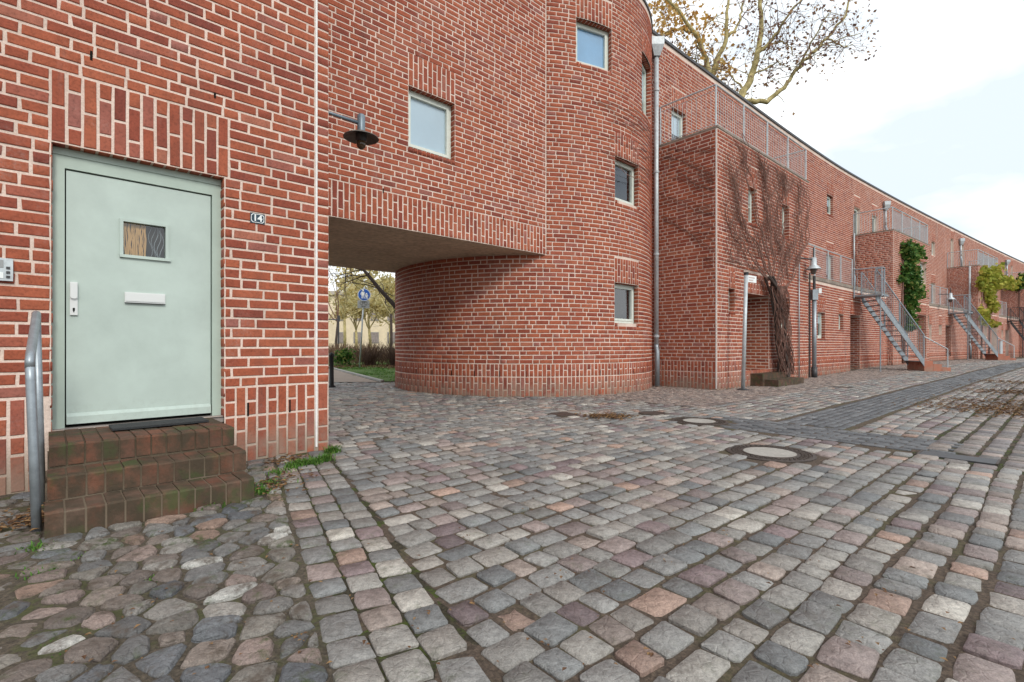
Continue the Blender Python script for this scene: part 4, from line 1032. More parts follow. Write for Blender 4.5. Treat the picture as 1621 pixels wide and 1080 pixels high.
for k in range(8):
    r = random.Random(200+k); V = []; m_ = 6
    outl = [(-1, -.8), (-.75, -1), (.8, -1), (1, -.7), (1, .8), (.7, 1), (-.8, 1), (-1, .75)]
    outl = [(x*r.uniform(.92, 1.02), y*r.uniform(.92, 1.02)) for x, y in outl]
    for sc, z in ((1.0, -.012), (.93, .004)): V += [(x*sc, y*sc, z) for x, y in outl]
    LOW.append(np.array(V))
LF_ = [(i, (i+1) % 8, 8+(i+1) % 8) for i in range(8)]+[(i, 8+(i+1) % 8, 8+i) for i in range(8)]+[(8, 8+i, 8+i+1) for i in range(1, 7)]
LF_ = np.array(LF_)
SM = {}
def stone_mesh(k, mat):
    if (k, mat.name) not in SM:
        me = bpy.data.meshes.new('cobblestone'); me.from_pydata(TEMPL[k].tolist(), [], TF); me.polygons.foreach_set('use_smooth', [True]*len(me.polygons)); me.set_sharp_from_angle(angle=math.radians(38)); me.materials.append(mat); SM[k, mat.name] = me
    return SM[k, mat.name]
def lay_stones(root, name, stones, n_single, mat):
    """stones (x, y, half_len, half_wid, angle, dz)"""
    sc = [s[2]*s[3]/(s[1]**3+.3) if invis(s[0], s[1], 0) and s[1] > .9 else 0 for s in stones]
    order = np.argsort(sc)[::-1]; single = set(int(i) for i in order[:n_single] if sc[int(i)] > 0)
    out_v = {0: [], 1: []}; out_f = {0: [], 1: []}; out_t = {0: [], 1: []}; off = {0: 0, 1: 0}
    for i, (x, y, hl, hw, an, dz) in enumerate(stones):
        z = gz(x, y)+dz; tx, ty, tint = random.gauss(0, .018), random.gauss(0, .018), random.random(); ca, sa = math.cos(an), math.sin(an)
        zs = min(1.25, max(.4, hw/.07))
        if i in single:
            o = bpy.data.objects.new(name, stone_mesh(random.randrange(14), mat)); COL.objects.link(o); o.parent = root
            o.location = Vector((x, y, z))-WL[root.name]; o.rotation_euler = (tx, ty, an); o.scale = (hl, hw, zs); o['tint'] = tint; continue
        k = 0 if y < 7.5 and hw > .04 else 1; T_ = (TEMPL if k == 0 else LOW)[random.randrange(8)]
        V = np.empty_like(T_); lx, ly = T_[:, 0]*hl, T_[:, 1]*hw
        V[:, 0] = x+lx*ca-ly*sa; V[:, 1] = y+lx*sa+ly*ca; V[:, 2] = z+T_[:, 2]*zs+ly*tx-lx*ty
        out_v[k].append(V); out_f[k].append((TFtri if k == 0 else LF_)+off[k]); off[k] += len(V); out_t[k] += [tint]*len(V)
    Vs = []; Fs = []; Ts = []; o_ = 0
    for k in (0, 1):
        if out_v[k]: v = np.concatenate(out_v[k]); Vs.append(v); Fs.append(np.concatenate(out_f[k])+o_); Ts += out_t[k]; o_ += len(v)
    if Vs: meshobj(name+'_paving', np.concatenate(Vs), np.concatenate(Fs), mat, root, Ts, smooth=False, kind='stuff')
def ang(S): t = MAIN.T(S); return math.atan2(t[1], t[0])

MAN = [(2.40, 4.59, .375), (2.47, 6.50, .355)]
def gp(px, py): Y = F*EYE/(py-HY); return ((px-CX)/F*Y, Y)
SM1, SM2, SM3 = gp(891, 655.5), gp(1032, 654.5), gp(1330, 613)
COV = MAN+[(SM1[0], SM1[1], .17), (SM2[0], SM2[1], .15), (SM3[0], SM3[1], .24)]
slabP = [gp(1466, 722), gp(1500, 714), gp(1567, 727), gp(1556, 741)]
DRc = ((slabP[0][0]+slabP[2][0])/2, (slabP[0][1]+slabP[2][1])/2)
def blocked(x, y, r=.05):
    for c in COV:
        if (x-c[0])**2+(y-c[1])**2 < (c[2]+r*.55)**2: return True
    dx, dy = x-DRc[0], y-DRc[1]; a = dx*.752+dy*.659; b = dx*.659-dy*.752
    if abs(a) < .12+r and abs(b) < .26+r*.6: return True
    if (x-TC[0])**2+(y-TC[1])**2 < (TR-.02)**2: return True
    ex, ey = x-PC[0], y-PC[1]
    if ex*nA[0]+ey*nA[1] < .0 and ex*A.d[0]+ey*A.d[1] < .02: return True
    return False
main_st = []; row_w = .146; GUT0 = 5.8
D = -9.0; ri = 0
while D < 13:
    ww = row_w*random.uniform(.92, 1.1)
    Dc = D+ww/2; S = S_r(Dc)+.012+random.uniform(0, .012) if Dc > 2.4 else -16+random.uniform(0, .2)
    while S < 46:
        ln = random.choice([.14, .155, .17, .18, .195, .21, .13])*random.uniform(.92, 1.08); Sc = S+ln/2; S += ln
        x, y, _ = SDpt(Sc, Dc+.03*noise.noise((Sc*.4, Dc*.7, 9))+.012*math.sin(Sc*2.1+ri))
        if y < 1.0 or not invis(x, y, 230): continue
        if Sc < S_r(Dc)+ln*.4: continue
        if Dc > 1.0 and Sc > -3.4 and Dc < 2.9: continue
        if Dc < 1.2 and Sc > .0: continue
        if Dc < 2.9 and Sc > -3.4: continue
        if 4.24 < Dc < 5.02 and Sc > -4.1: continue
        if -4.98 < Sc < -4.02 and 3.55 < Dc < 6.0: continue
        if Dc > 5.84 and Sc > -5.3+.15: continue
        if y > 40: continue
        # grass of the park behind the passage
        if y > 13.2 and x < TC[0]: continue
        if blocked(x, y, .07): continue
        jb = random.uniform(-.006, .006)
        main_st.append((x, y, ln/2-.0055+jb*.6, ww/2-.0055+random.uniform(-.005, .002), ang(Sc)+random.gauss(0, .035), random.gauss(0, .0035)))
    if Dc <= 5.84: GUT0 = D+ww+.005
    D += ww; ri += 1
lay_stones(road, 'cobblestone', main_st, 300, M['cobble'])
# border of three columns
bs_ = []
for c_ in range(3):
    D = .9+random.uniform(0, .1)
    while D < 8.4:
        ln = random.uniform(.13, .19); Dc = D+ln/2; D += ln
        Sc = S_r(Dc)-.075-.145*c_+.05*(c_ == 0)*0; x, y, _ = SDpt(Sc, Dc)
        ex, ey = x-PC[0], y-PC[1]
        if ex*nA[0]+ey*nA[1] < .05 or y < 1.0: continue
        tx = math.atan2(*(lambda a, b: (b[1]-a[1], b[0]-a[0]))(SDpt(S_r(Dc-.1), Dc-.1), SDpt(S_r(Dc+.1), Dc+.1)))
        bs_.append((x, y, ln/2-.005, .068+random.uniform(-.003, .002), tx+random.gauss(0, .03), random.gauss(.002, .003)))
lay_stones(border, 'cobblestone', bs_, 170, M['border'])
# dark paver band and cross band
ds = []
for r_ in range(7):
    D = 4.28+.105*r_; S = -4.0+(r_ % 2)*.1
    while S < 46:
        ln = .205 if S < 14 else .41; x, y, _ = SDpt(S+ln/2, D+.05)
        if invis(x, y, 60) and y > 1 and not blocked(x, y): ds.append((x, y, ln/2-.004, .0485, ang(S), random.gauss(0, .001)))
        S += ln
for c_ in range(9):
    S = -4.90+.098*c_; D = 3.56+(c_ % 2)*.1
    while D < 5.95:
        x, y, _ = SDpt(S+.049, D+.1)
        if not blocked(x, y): ds.append((x, y, .098, .045, ang(S)+math.pi/2, random.gauss(0, .001)))
        D += .205
lay_stones(band, 'paving_stone', ds, 150, M['dband'])
# mossy rows at the right
gs = []; D = GUT0; 
while D < 10.3:
    ww = random.uniform(.17, .21); S = -5.25+random.uniform(0, .1)
    while S < 36:
        ln = random.uniform(.13, .20); x, y, _ = SDpt(S+ln/2, D+ww/2); S += ln
        if invis(x, y, 60) and y > 1 and not blocked(x, y): gs.append((x, y, ln/2-.006, ww/2-.016, ang(S)+random.gauss(0, .02), random.gauss(0, .003)))
    D += ww
lay_stones(gutter, 'sett', gs, 120, M['rows'])
# small mosaic pavement along the houses
ms = []; D = -.9
while D < 2.9:
    ww = .082 if D < 2.5 else .14; S = -3.4+random.uniform(0, .05)
    lim = 30
    while S < lim:
        ln = ww*random.uniform(.85, 1.25); 
        wob = .035*math.sin(S*4.2)*(D < 2.5); x, y, _ = SDpt(S+ln/2, D+ww/2+wob); S += ln
        if D < 1.30 and S > -.03 or D < 1.53 and -.03 < S < 5.8 or S < .1 and D < 1.2 and not -3.4 < S: continue
        if invis(x, y, 40) and not blocked(x, y, .03): ms.append((x, y, ln/2-.006, ww/2-.006, ang(S)+random.gauss(0, .12), random.gauss(0, .002)))
    D += ww
lay_stones(walk, 'mosaic_stone', ms, 0, M['mosaic'])

# field stones: clipped Voronoi cells
def clip(poly, mx, my, nx, ny):
    out = []; n = len(poly)
    for i in range(n):
        a, b = poly[i], poly[(i+1) % n]; da = (a[0]-mx)*nx+(a[1]-my)*ny; db = (b[0]-mx)*nx+(b[1]-my)*ny
        if da <= 0: out.append(a)
        if (da < 0) != (db < 0) and da != db: t = da/(da-db); out.append((a[0]+(b[0]-a[0])*t, a[1]+(b[1]-a[1])*t))
    return out
pts = []; fr_ = random.Random(5); cu_, cv_ = .165, .100
for i in range(-32, 40):
    for j in range(-26, 40):
        u = (i+.5*(j % 2))*cu_+fr_.uniform(-.42, .42)*cu_; v = j*cv_+fr_.uniform(-.42, .42)*cv_
        x = -1.6+u*.80-v*.60; y = 2.6+u*.60+v*.80
        pts.append((x, y))
pa_ = np.array(pts); fst = []
wall_ok = lambda x, y: ((x-PC[0])*nA[0]+(y-PC[1])*nA[1]) > .06
def steps_block(x, y):
    ex, ey = x-PC[0], y-PC[1]; u = ex*A.d[0]+ey*A.d[1]; d = ex*nA[0]+ey*nA[1]
    return any(l[3]-.03 < u < l[4]+.03 and d < l[2]+.0 for l in levels)
for (x, y) in pts:
    if not wall_ok(x, y) or y < 1.15 or not invis(x, y, 120): continue
    S, D = SDof(x, y)
    if S > S_r(D)-.40: continue
    if steps_block(x, y): continue
    soilm = sst(.0, .5, (-.60*y-.62)-x) if False else 0
    d2 = (pa_[:, 0]-x)**2+(pa_[:, 1]-y)**2; nb = np.argsort(d2)[1:14]
    poly = [(x-.3, y-.3), (x+.3, y-.3), (x+.3, y+.3), (x-.3, y+.3)]
    for k in nb:
        qx, qy = pts[int(k)]; mx, my = (x+qx)/2, (y+qy)/2; nx, ny = qx-x, qy-y; l = math.hypot(nx, ny); nx, ny = nx/l, ny/l
        poly = clip(poly, mx-nx*.008, my-ny*.008, nx, ny)
    q1, q2 = SDpt(S_r(1.5)-.452, 1.5), SDpt(S_r(6.5)-.452, 6.5); ex, ey = q2[0]-q1[0], q2[1]-q1[1]; el = math.hypot(ex, ey); nx, ny = -ey/el, ex/el
    tS = MAIN.T(-9)
    if nx*tS[0]+ny*tS[1] < 0: nx, ny = -nx, -ny
    poly = clip(poly, q1[0], q1[1], nx, ny)
    if len(poly) < 3: continue
    cx_ = sum(p[0] for p in poly)/len(poly); cy_ = sum(p[1] for p in poly)/len(poly)
    # round the corners (Chaikin) then shrink unevenly
    for _ in range(2):
        q = []
        for i in range(len(poly)):
            a, b = poly[i], poly[(i+1) % len(poly)]; q += [(a[0]*.84+b[0]*.16, a[1]*.84+b[1]*.16), (a[0]*.16+b[0]*.84, a[1]*.16+b[1]*.84)]
        poly = q
    if len(poly) > 14: poly = poly[::2]
    sh = fr_.choice([1.08, 1.05, 1.02, .98, .90]); poly = [(cx_+(p[0]-cx_)*sh*fr_.uniform(.95, 1.02), cy_+(p[1]-cy_)*sh*fr_.uniform(.95, 1.02)) for p in poly]
    area = abs(sum(poly[i][0]*poly[(i+1) % len(poly)][1]-poly[(i+1) % len(poly)][0]*poly[i][1] for i in range(len(poly))))/2
    if area < .0011: continue
    fst.append((cx_, cy_, poly, area))
fst.sort(key=lambda s: -s[3]/(s[1]**3)); restV, restF, restT = [], [], []
for k, (cx_, cy_, poly, area) in enumerate(fst):
    # earth covers the stones towards the far left, sunk further to imitate a vignette
    px, py = proj((cx_, cy_, 0)); sink = .019*(1-sst(-120, 150, px+ (py-850)*-.25))
    hgt = fr_.uniform(.004, .017)-sink; n = len(poly); V = []
    for sc, z in ((1.03, -.03), (.99, hgt-.010), (.86, hgt), (.5, hgt+.004)):
        for p in poly: V.append((cx_+(p[0]-cx_)*sc, cy_+(p[1]-cy_)*sc, gz(cx_, cy_)+z+fr_.uniform(-.0035, .0035)*(sc < .95)))
    V.append((cx_, cy_, gz(cx_, cy_)+hgt+.005))
    Fc = [(r*n+i, r*n+(i+1) % n, (r+1)*n+(i+1) % n, (r+1)*n+i) for r in range(3) for i in range(n)]+[(3*n+i, 3*n+(i+1) % n, 4*n) for i in range(n)]
    if k < 290:
        o = meshobj('field_stone', V, Fc, M['field'], fore, None, True); o.data.set_sharp_from_angle(angle=math.radians(16)); o['tint'] = fr_.random()
    else: b0_ = len(restV); restV += V; restF += [tuple(i+b0_ for i in f) for f in Fc]; restT += [fr_.random()]*len(V)
if restV: meshobj('field_stone_paving', restV, restF, M['field'], fore, restT, True, 'stuff')

# manholes, small covers, drain slab
lab = ['round manhole cover with a pale concrete disc in the cobbles, the nearer one', 'round manhole cover with a pale concrete disc beside the dark cross band, the farther one']
for i, (x, y, r) in enumerate(MAN):
    z = gz(x, y); t = thing('manhole_cover', lab[i], 'manhole cover', (x, y, z), 'round manholes with concrete centres')
    m2 = MB(); m2.lathe((x, y, z), [(r, -.04), (r, .006), (r-.03, .010), (r-.035, .004), (r-.13, .004), (r-.135, .011), (r-.15, .011)], 48)
    m2.build('ring', M['iron'], t, smooth=False)
    m2 = MB()
    for k in range(40):
        a = 2*math.pi*k/40
        for rr in (r-.055, r-.085, r-.11):
            c_ = Vector((x+math.cos(a+rr*9)*rr, y+math.sin(a+rr*9)*rr, z+.004)); m2.box(c_.x-.008, c_.x+.008, c_.y-.008, c_.y+.008, c_.z, c_.z+.006)
    m2.build('tread_studs', M['iron'], t, kind='stuff')
    m2 = MB(); m2.disc((x, y), r-.148, z-.02, z+.009, 40, r-.152); m2.build('centre', M['concrete'], t)
for i, (x, y, r, lb) in enumerate(((SM1[0], SM1[1], .21, 'small dark round cover in the cobbles in front of the round tower'), (SM2[0], SM2[1], .19, 'small dark round cover in the paving near the foot of the tall downpipe'), (SM3[0], SM3[1], .26, 'small dark flat cover in the cobbled street by the street lamp'))):
    z = gz(x, y); m2 = MB(); m2.lathe((x, y, z), [(r, -.03), (r, .004), (r-.02, .008), (r-.03, .003), (.0, .004)], 30); o = m2.build('manhole_cover', M['iron']); tag(o, lb, 'manhole cover')
z = gz(*DRc); tdv = Vector((.752, .659, 0)); ndv = Vector((.659, -.752, 0)); cc = Vector((*DRc, z))
dr_ = thing('drain_grate', 'flat dark steel drain slab at the corner of the mossy sett rows', 'drain', (DRc[0], DRc[1], z))
m2 = MB(); m2.obox(cc-tdv*.12-ndv*.26+Vector((0, 0, -.02)), tdv*.24, ndv*.52, Vector((0, 0, .026))); m2.build('cover', M['steel_dark'], dr_)
m2 = MB()
for s_ in (-1, 1): m2.obox(cc+ndv*(.26*s_-.008)-tdv*.13+Vector((0, 0, -.02)), tdv*.26, ndv*.016, Vector((0, 0, .031)))
m2.build('edge_bar', M['iron'], dr_, kind='stuff')

# leaves on the ground, grass tufts
def litter(name, label_mat, spots, n, size, zoff=.012):
    V = []; Fs = []; Ts = []
    for _ in range(n):
        sp = random.choice(spots); x = sp[0]+random.gauss(0, sp[2]); y = sp[1]+random.gauss(0, sp[3])
        if blocked(x, y, 0) and not sp[4:]: continue
        a = random.uniform(0, 6.3); s_ = size*random.uniform(.5, 1.3); z = gz(x, y)+zoff+random.uniform(0, .012); tl = random.uniform(-.5, .5); b0_ = len(V)
        for lx, ly in ((-1, 0), (-.2, .55), (1, 0), (-.2, -.55)):
            X = lx*math.cos(a)-ly*math.sin(a); Y = lx*math.sin(a)+ly*math.cos(a); V.append((x+X*s_, y+Y*s_, z+abs(ly)*s_*.6+tl*lx*s_*.4))
        Fs += [(b0_, b0_+1, b0_+2), (b0_, b0_+2, b0_+3)]; Ts += [random.random()]*4
    return meshobj(name, V, Fs, label_mat, None, Ts, kind='stuff')
hp = gp(962, 660.5)
o = litter('fallen_leaves', M['leaf_litter'], [(hp[0], hp[1], .17, .13)], 420, .028); tag(o, 'small heap of brown fallen leaves on the cobbles before the tower', 'fallen leaves')
rs = []
for _ in range(60):
    x, y = gp(*random.choice([(1592, 613), (1604, 606), (1612, 622), (1600, 655), (1615, 650), (1590, 640), (1618, 635), (1575, 650)])); rs.append((x+random.gauss(0, .3), y+random.gauss(0, .3), .38, .38))
o = litter('fallen_leaves', M['leaf_litter'], rs, 2800, .030); tag(o, 'brown fallen leaves strewn over the mossy rows at the right edge', 'fallen leaves')
ls = [(-2.75, 2.9, .13, .12, 1), (-2.68, 2.75, .08, .08, 1), (-1.66, 3.55, .10, .16, 1), (-1.95, 4.3, .08, .1, 1)]
o = litter('fallen_leaves', M['leaf_litter'], ls, 420, .022); tag(o, 'dead brown leaves gathered against the wall foot beside the steps', 'fallen leaves')
def scatter_px(n, x0, x1, y0, y1): return [(*gp(random.uniform(x0, x1), random.uniform(y0, y1)), .02, .02) for _ in range(n)]
o = litter('leaf_scraps', M['leaf_litter'], scatter_px(160, 450, 1621, 700, 1080)+scatter_px(60, 100, 600, 850, 1080), 210, .010); tag(o, 'tiny leaf scraps scattered over the cobblestones', 'leaf scraps')
def tufts(name, spots, n, h, mat, label):
    V = []; Fs = []; Ts = []
    for _ in range(n):
        sp = random.choice(spots); x = sp[0]+random.gauss(0, sp[2]); y = sp[1]+random.gauss(0, sp[2])
        a = random.uniform(0, 6.3); hh = h*random.uniform(.4, 1.1)*sp[3]; wd = .0028*(1+y*.12); z = gz(x, y)-.012; bx_, by_ = math.cos(a)*hh*.65, math.sin(a)*hh*.65
        ca, sa = -math.sin(a)*wd, math.cos(a)*wd; b0_ = len(V)
        V += [(x-ca, y-sa, z), (x+ca, y+sa, z), (x+bx_*.4+ca*.8, y+by_*.4+sa*.8, z+hh*.65), (x+bx_*.4-ca*.8, y+by_*.4-sa*.8, z+hh*.65), (x+bx_, y+by_, z+hh*.85)]
        Fs += [(b0_, b0_+1, b0_+2, b0_+3), (b0_+3, b0_+2, b0_+4)]; Ts += [random.random()]*5
    o = meshobj(name, V, Fs, mat, None, Ts, kind='stuff'); return tag(o, label, 'grass')
def sp_(px, py, r, h): x, y = gp(px, py); return (x, y, r, h)
tufts('grass', [sp_(512, 728, .035, 1.1), sp_(527, 716, .025, 1.2), sp_(495, 733, .04, .9), sp_(468, 738, .04, .9), sp_(440, 748, .05, .7), sp_(425, 768, .05, .7), sp_(415, 780, .04, .6), sp_(480, 735, .03, 1)], 1500, .075, M['grass'], 'fresh green grass tufts at the wall foot by the passage corner')
tufts('grass', [sp_(338, 800, .035, 1.0), sp_(350, 796, .03, .8), sp_(322, 805, .02, .6)], 420, .07, M['grass'], 'single green grass tuft in front of the lowest brick step')
tufts('grass', [sp_(55, 868, .03, .8), sp_(60, 905, .03, .7), sp_(125, 880, .03, .4), sp_(245, 915, .02, .4), sp_(300, 890, .03, .3), sp_(110, 1010, .05, .3)], 420, .05, M['grass'], 'short weeds at the foot of the grey handrail and between field stones')

# ------------------------------------------------------------------ drainpipes
def dp_at(px, Y, z0, z1, label, r=.05, hopper=True, mat=None): return downpipe((px-CX)/F*Y, Y, z0, z1, label, r, hopper, mat)
dp_at(1039, 12.02, 0, 8.45, 'tall zinc downpipe with a box hopper in the corner between round tower and row', .056)
q = FR1.pt(u_at(FR1, 1262, 0, fr1), 0, .05)
t = thing('downpipe', 'thin dark vertical pipe on the brick front right of the climber trunk', 'drainpipe', (q.x, q.y, 0)); m2 = MB(); m2.tube([q, q+Vector((0, 0, 3.45))], .017, 8); m2.build('pipe', M['steel'], t, smooth=True)
for k_ in range(3): m2 = MB(); m2.tube([q+Vector((0, 0, .5+k_*1.2)), q+Vector((0, 0, .53+k_*1.2))], .026, 8); m2.build('bracket', M['steel'], t)
def dp_main(S, z0, z1, D, label, r=.05, hopper=True): x, y, _ = SDpt(S, D); return downpipe(x, y, z0, z1, label, r, hopper)
uM = lambda px, lo, hi, D=0: u_at(Curve(MAINP, D), px, lo, hi)
dp_main(uM(1402, 15, 30, .09), BZ+.05, 8.2, .09, 'zinc downpipe with box hopper above the second roof terrace')
dp_main(BOXS[1]-.10, TZ+.1, BZ+.1, .09, 'pale downpipe on the left edge of the ivy clad house box', .035, False)
dp_main(uM(1521, 30, 46, .09), BZ+.05, 8.2, .09, 'zinc downpipe with box hopper above the third roof terrace')
dp_main(uM(1594, 46, 60, .09), BZ+.05, 8.2, .09, 'zinc downpipe with box hopper above the farthest roof terrace')
dp_main(BOXS[2]-.12, .1, BZ, 1.12, 'pale downpipe between the second terrace and the yellow vine house', .05, False)

# ------------------------------------------------------------------ lamp on the passage wall
lb = SIDE.pt(.38, 3.45); ud = Vector((A.d[0], A.d[1], 0)); lc = lb+ud*.53
t = thing('wall_lamp', 'blue grey wall lamp with a flat round shade beside the passage opening', 'lamp', (lb.x, lb.y, 3.2))
m2 = MB(); m2.tube([lb, lc], .018, 12); m2.build('arm', M['lampgrey'], t, smooth=True)
m2 = MB(); m2.tube([lb+ud*.001, lb+ud*.014], .055, 16); m2.build('wall_plate', M['lampgrey'], t)
m2 = MB(); m2.lathe((lc.x, lc.y, 3.35), [(.0, .205), (.030, .20), (.042, .185), (.042, .0)], 24); m2.build('stem', M['lampgrey'], t, smooth=True)
m2 = MB(); m2.lathe((lc.x, lc.y, 3.35), [(.042, .012), (.09, -.005), (.185, -.052), (.19, -.062)], 40); m2.lathe((lc.x, lc.y, 3.35), [(.187, -.062), (.18, -.054), (.088, -.012), (.03, -.002)], 40); m2.build('shade', M['lampunder'], t, smooth=True)
m2 = MB(); m2.lathe((lc.x, lc.y, 3.35), [(.058, -.01), (.060, -.09), (.040, -.10)], 20); m2.build('socket', M['steel_dark'], t, smooth=True)
m2 = MB(); m2.lathe((lc.x, lc.y, 3.35), [(.038, -.09), (.052, -.12), (.045, -.16), (.015, -.185), (0, -.187)], 20); m2.build('bulb', M['bulb'], t, smooth=True)
# street lamps of the row
def bell_lamp(base, out_dir, zrim, arm, label):
    t = thing('street_lamp', label, 'street lamp', (base.x, base.y, zrim), 'bell shaped lamps on wall brackets'); c_ = base+out_dir*arm; z = zrim
    m2 = MB(); m2.tube([Vector((base.x, base.y, z+.27)), Vector((c_.x, c_.y, z+.27))], .022, 8); m2.build('arm', M['steel_dark'], t)
    m2 = MB(); m2.tube([Vector((c_.x, c_.y, z+.2)), Vector((c_.x, c_.y, z+.62))], .018, 8); m2.build('hanger', M['steel_dark'], t)
    m2 = MB(); m2.lathe((c_.x, c_.y, z), [(.0, .34), (.075, .32), (.085, .11), (.195, .0), (.20, -.02)], 24); m2.lathe((c_.x, c_.y, z), [(.19, -.02), (.08, .09), (0, .11)], 24); m2.build('shade', M['steel_pale'], t, smooth=True)
    m2 = MB(); m2.lathe((c_.x, c_.y, z), [(.07, .1), (.085, -.05), (.06, -.16), (0, -.18)], 14); m2.build('globe', M['lampunder'], t, smooth=True)
    return t
ld = Vector((*MAIN.T(5.5), 0))
bell_lamp(q+Vector((0, 0, 0)), (ld*.94+Vector((ld.y, -ld.x, 0))*.3).normalized(), 3.27, .62, 'bell shaped street lamp on a wall bracket right of the bare climber')
TE2 = Curve(MAINP, 1.1)
for px, lo, hi, lb_ in ((1485, 24, 31, 'bell shaped street lamp on a wall bracket before the third house'), (1582, 40, 47, 'bell shaped street lamp on a wall bracket at the far end of the row')):
    s_ = u_at(TE2, px, lo, hi); b_ = TE2.pt(s_, 0); ld = Vector((*MAIN.T(s_), 0)); bell_lamp(b_, (ld*.6+Vector((ld.y, -ld.x, 0))*.6).normalized(), 3.5, .6, lb_)
PO = Curve(MAINP, 1.46); sp0 = u_at(PO, 1289, 5.8, 14); pp = PO.pt(sp0, 0); zz_ = EYE+(HY-470)/F*pp.y
t = thing('lamp_post', 'dark grey steel post with a small box at its top by the first low terrace', 'post', (pp.x, pp.y, G(pp.x, pp.y)))
m2 = MB(); m2.tube([pp+Vector((0, 0, -.05)), pp+Vector((0, 0, zz_))], .062, 14); m2.build('pole', M['steel'], t, smooth=True)
m2 = MB(); m2.tube([pp+Vector((0, 0, -.05)), pp+Vector((0, 0, .32))], .085, 14); m2.build('sleeve', M['steel_dark'], t, smooth=True)
m2 = MB(); m2.obox(pp+Vector((-.10, -.09, zz_-.1)), Vector((.17, 0, 0)), Vector((0, .17, 0)), Vector((0, 0, .32))); m2.build('junction_box', M['steel'], t)
m2 = MB(); m2.obox(pp+Vector((.08, -.10, zz_+.1)), Vector((.09, 0, 0)), Vector((0, .06, 0)), Vector((0, 0, .16))); m2.build('sticker', M['enamel'], t)
m2 = MB(); m2.tube([pp+Vector((-.14, 0, 0)), pp+Vector((-.14, 0, zz_+.75))], .022, 8); m2.tube([pp+Vector((0, 0, zz_)), pp+Vector((0.0, 0, zz_+.65))], .04, 8); m2.build('cable_pipe', M['steel_dark'], t)
for k, (LF_k) in enumerate([b[0] for b in boxinfo[1:3]]):
    c_ = LF_k.pt(boxinfo[k+1][3]*.72, 3.02 if k == 0 else 3.05, .09); t = thing('bulkhead_light', ['black oval bulkhead light on the brick side of the ivy house', 'black oval bulkhead light on the brick side of the yellow vine house'][k], 'wall light', (c_.x, c_.y, c_.z-.15), 'bulkhead lights')
    m2 = MB(); n = 20; du_ = Vector((*LF_k.d, 0)); nn = Vector((LF_k.d[1], -LF_k.d[0], 0))
    rg = lambda a, b, d: [c_+du_*math.cos(2*math.pi*i/n)*a+Vector((0, 0, math.sin(2*math.pi*i/n)*b))+nn*d for i in range(n)]
    R = rg(.20, .13, -.09)+rg(.20, .13, .0)+rg(.13, .08, .05); m2.add(R, [(r*n+i, r*n+(i+1) % n, (r+1)*n+(i+1) % n, (r+1)*n+i) for r in range(2) for i in range(n)]+[tuple(range(2*n, 3*n))]); m2.build('housing', M['black'], t, smooth=True)
    m2 = MB(); R = rg(.12, .07, .052); m2.add(R, [tuple(range(n))]); m2.build('lens', M['lampunder'], t)
# sign pole before the first house
sb = Vector((5.21, 11.12, 0)); stp = Vector((5.285, 11.12, 2.6))
t = thing('sign_post', 'leaning grey sign post with a small white plate before the nearest doorway', 'sign post', tuple(sb))
m2 = MB(); m2.tube([sb, stp], .042, 14); m2.build('pole', M['steel_pale'], t, smooth=True)
m2 = MB(); m2.tube([stp-(stp-sb)*.002, stp+Vector((0, 0, .05))], .052, 12); m2.build('cap', M['black'], t)
m2 = MB(); m2.lathe((sb.x, sb.y, 0), [(.12, .0), (.12, .012), (.06, .03)], 16); m2.build('foot', M['steel_dark'], t)
m2 = MB(); pd = Vector((.80, .60, 0)); o_ = stp+pd*.045+Vector((0, 0, -.16)); m2.obox(o_, pd*.40, Vector((.60, -.80, 0))*.008, Vector((0, 0, .155))); sg = m2.build('plate', M['enamel'], t)
for z_ in (.03, .09):
    m2 = MB(); m2.obox(o_+pd*.05+Vector((0, 0, z_))+Vector((.60, -.80, 0))*.009, pd*(.27 if z_ > .05 else .2), Vector((.60, -.80, 0))*.001, Vector((0, 0, .03))); m2.build('faded_print', simple('faded_print', (.55, .45, .42)), sg)

# ------------------------------------------------------------------ bare climber on the first house
cb = FR1.pt(u_at(FR1, 1230, 0, fr1), 0, .2)
clim = thing('climbing_plant', 'leafless climber with a thick twisted trunk spreading over the nearest projecting house front', 'climbing plant', tuple(cb))
def fpt(px, py, d): u = u_at(FR1, px, -.5, fr1+.6); p = FR1.pt(u, 0, d); p.z = EYE+(HY-py)/F*FR1.P(u)[1]; return p
r_ = random.Random(21)
trunkpath = [(1229, 602), (1227, 570), (1224, 535), (1221, 500), (1214, 465), (1204, 440)]
for k in range(13):
    m2 = MB(); ph = r_.uniform(0, 6.3); rad = r_.uniform(.022, .045); pts = []
    for i in range(24):
        f_ = i/23*(len(trunkpath)-1); a = int(min(f_, len(trunkpath)-2)); b = f_-a
        px = trunkpath[a][0]*(1-b)+trunkpath[a+1][0]*b; py = trunkpath[a][1]*(1-b)+trunkpath[a+1][1]*b
        sp = 6*(1-.35*i/23); p = fpt(px+sp*math.cos(ph+i*.33), py, .20+.10*math.sin(ph+i*.33)); pts.append(p)
    m2.tube(pts, [rad*(1-.3*i/23) for i in range(24)], 7); m2.build('trunk', M['bark_dark'], clim, smooth=True)
limbs = [[(1206, 445), (1190, 418), (1172, 395), (1158, 372), (1150, 345)], [(1208, 446), (1200, 410), (1180, 375), (1165, 330), (1158, 280)], [(1214, 455), (1215, 410), (1213, 360), (1208, 300), (1200, 240)],
         [(1216, 460), (1226, 410), (1235, 360), (1240, 310), (1238, 262)], [(1218, 470), (1236, 425), (1252, 380), (1262, 335), (1266, 290)], [(1206, 440), (1185, 425), (1165, 418), (1150, 412)], [(1212, 450), (1207, 400), (1190, 340), (1178, 270), (1172, 215)], [(1220, 480), (1240, 450), (1258, 420), (1272, 380), (1276, 300)]]
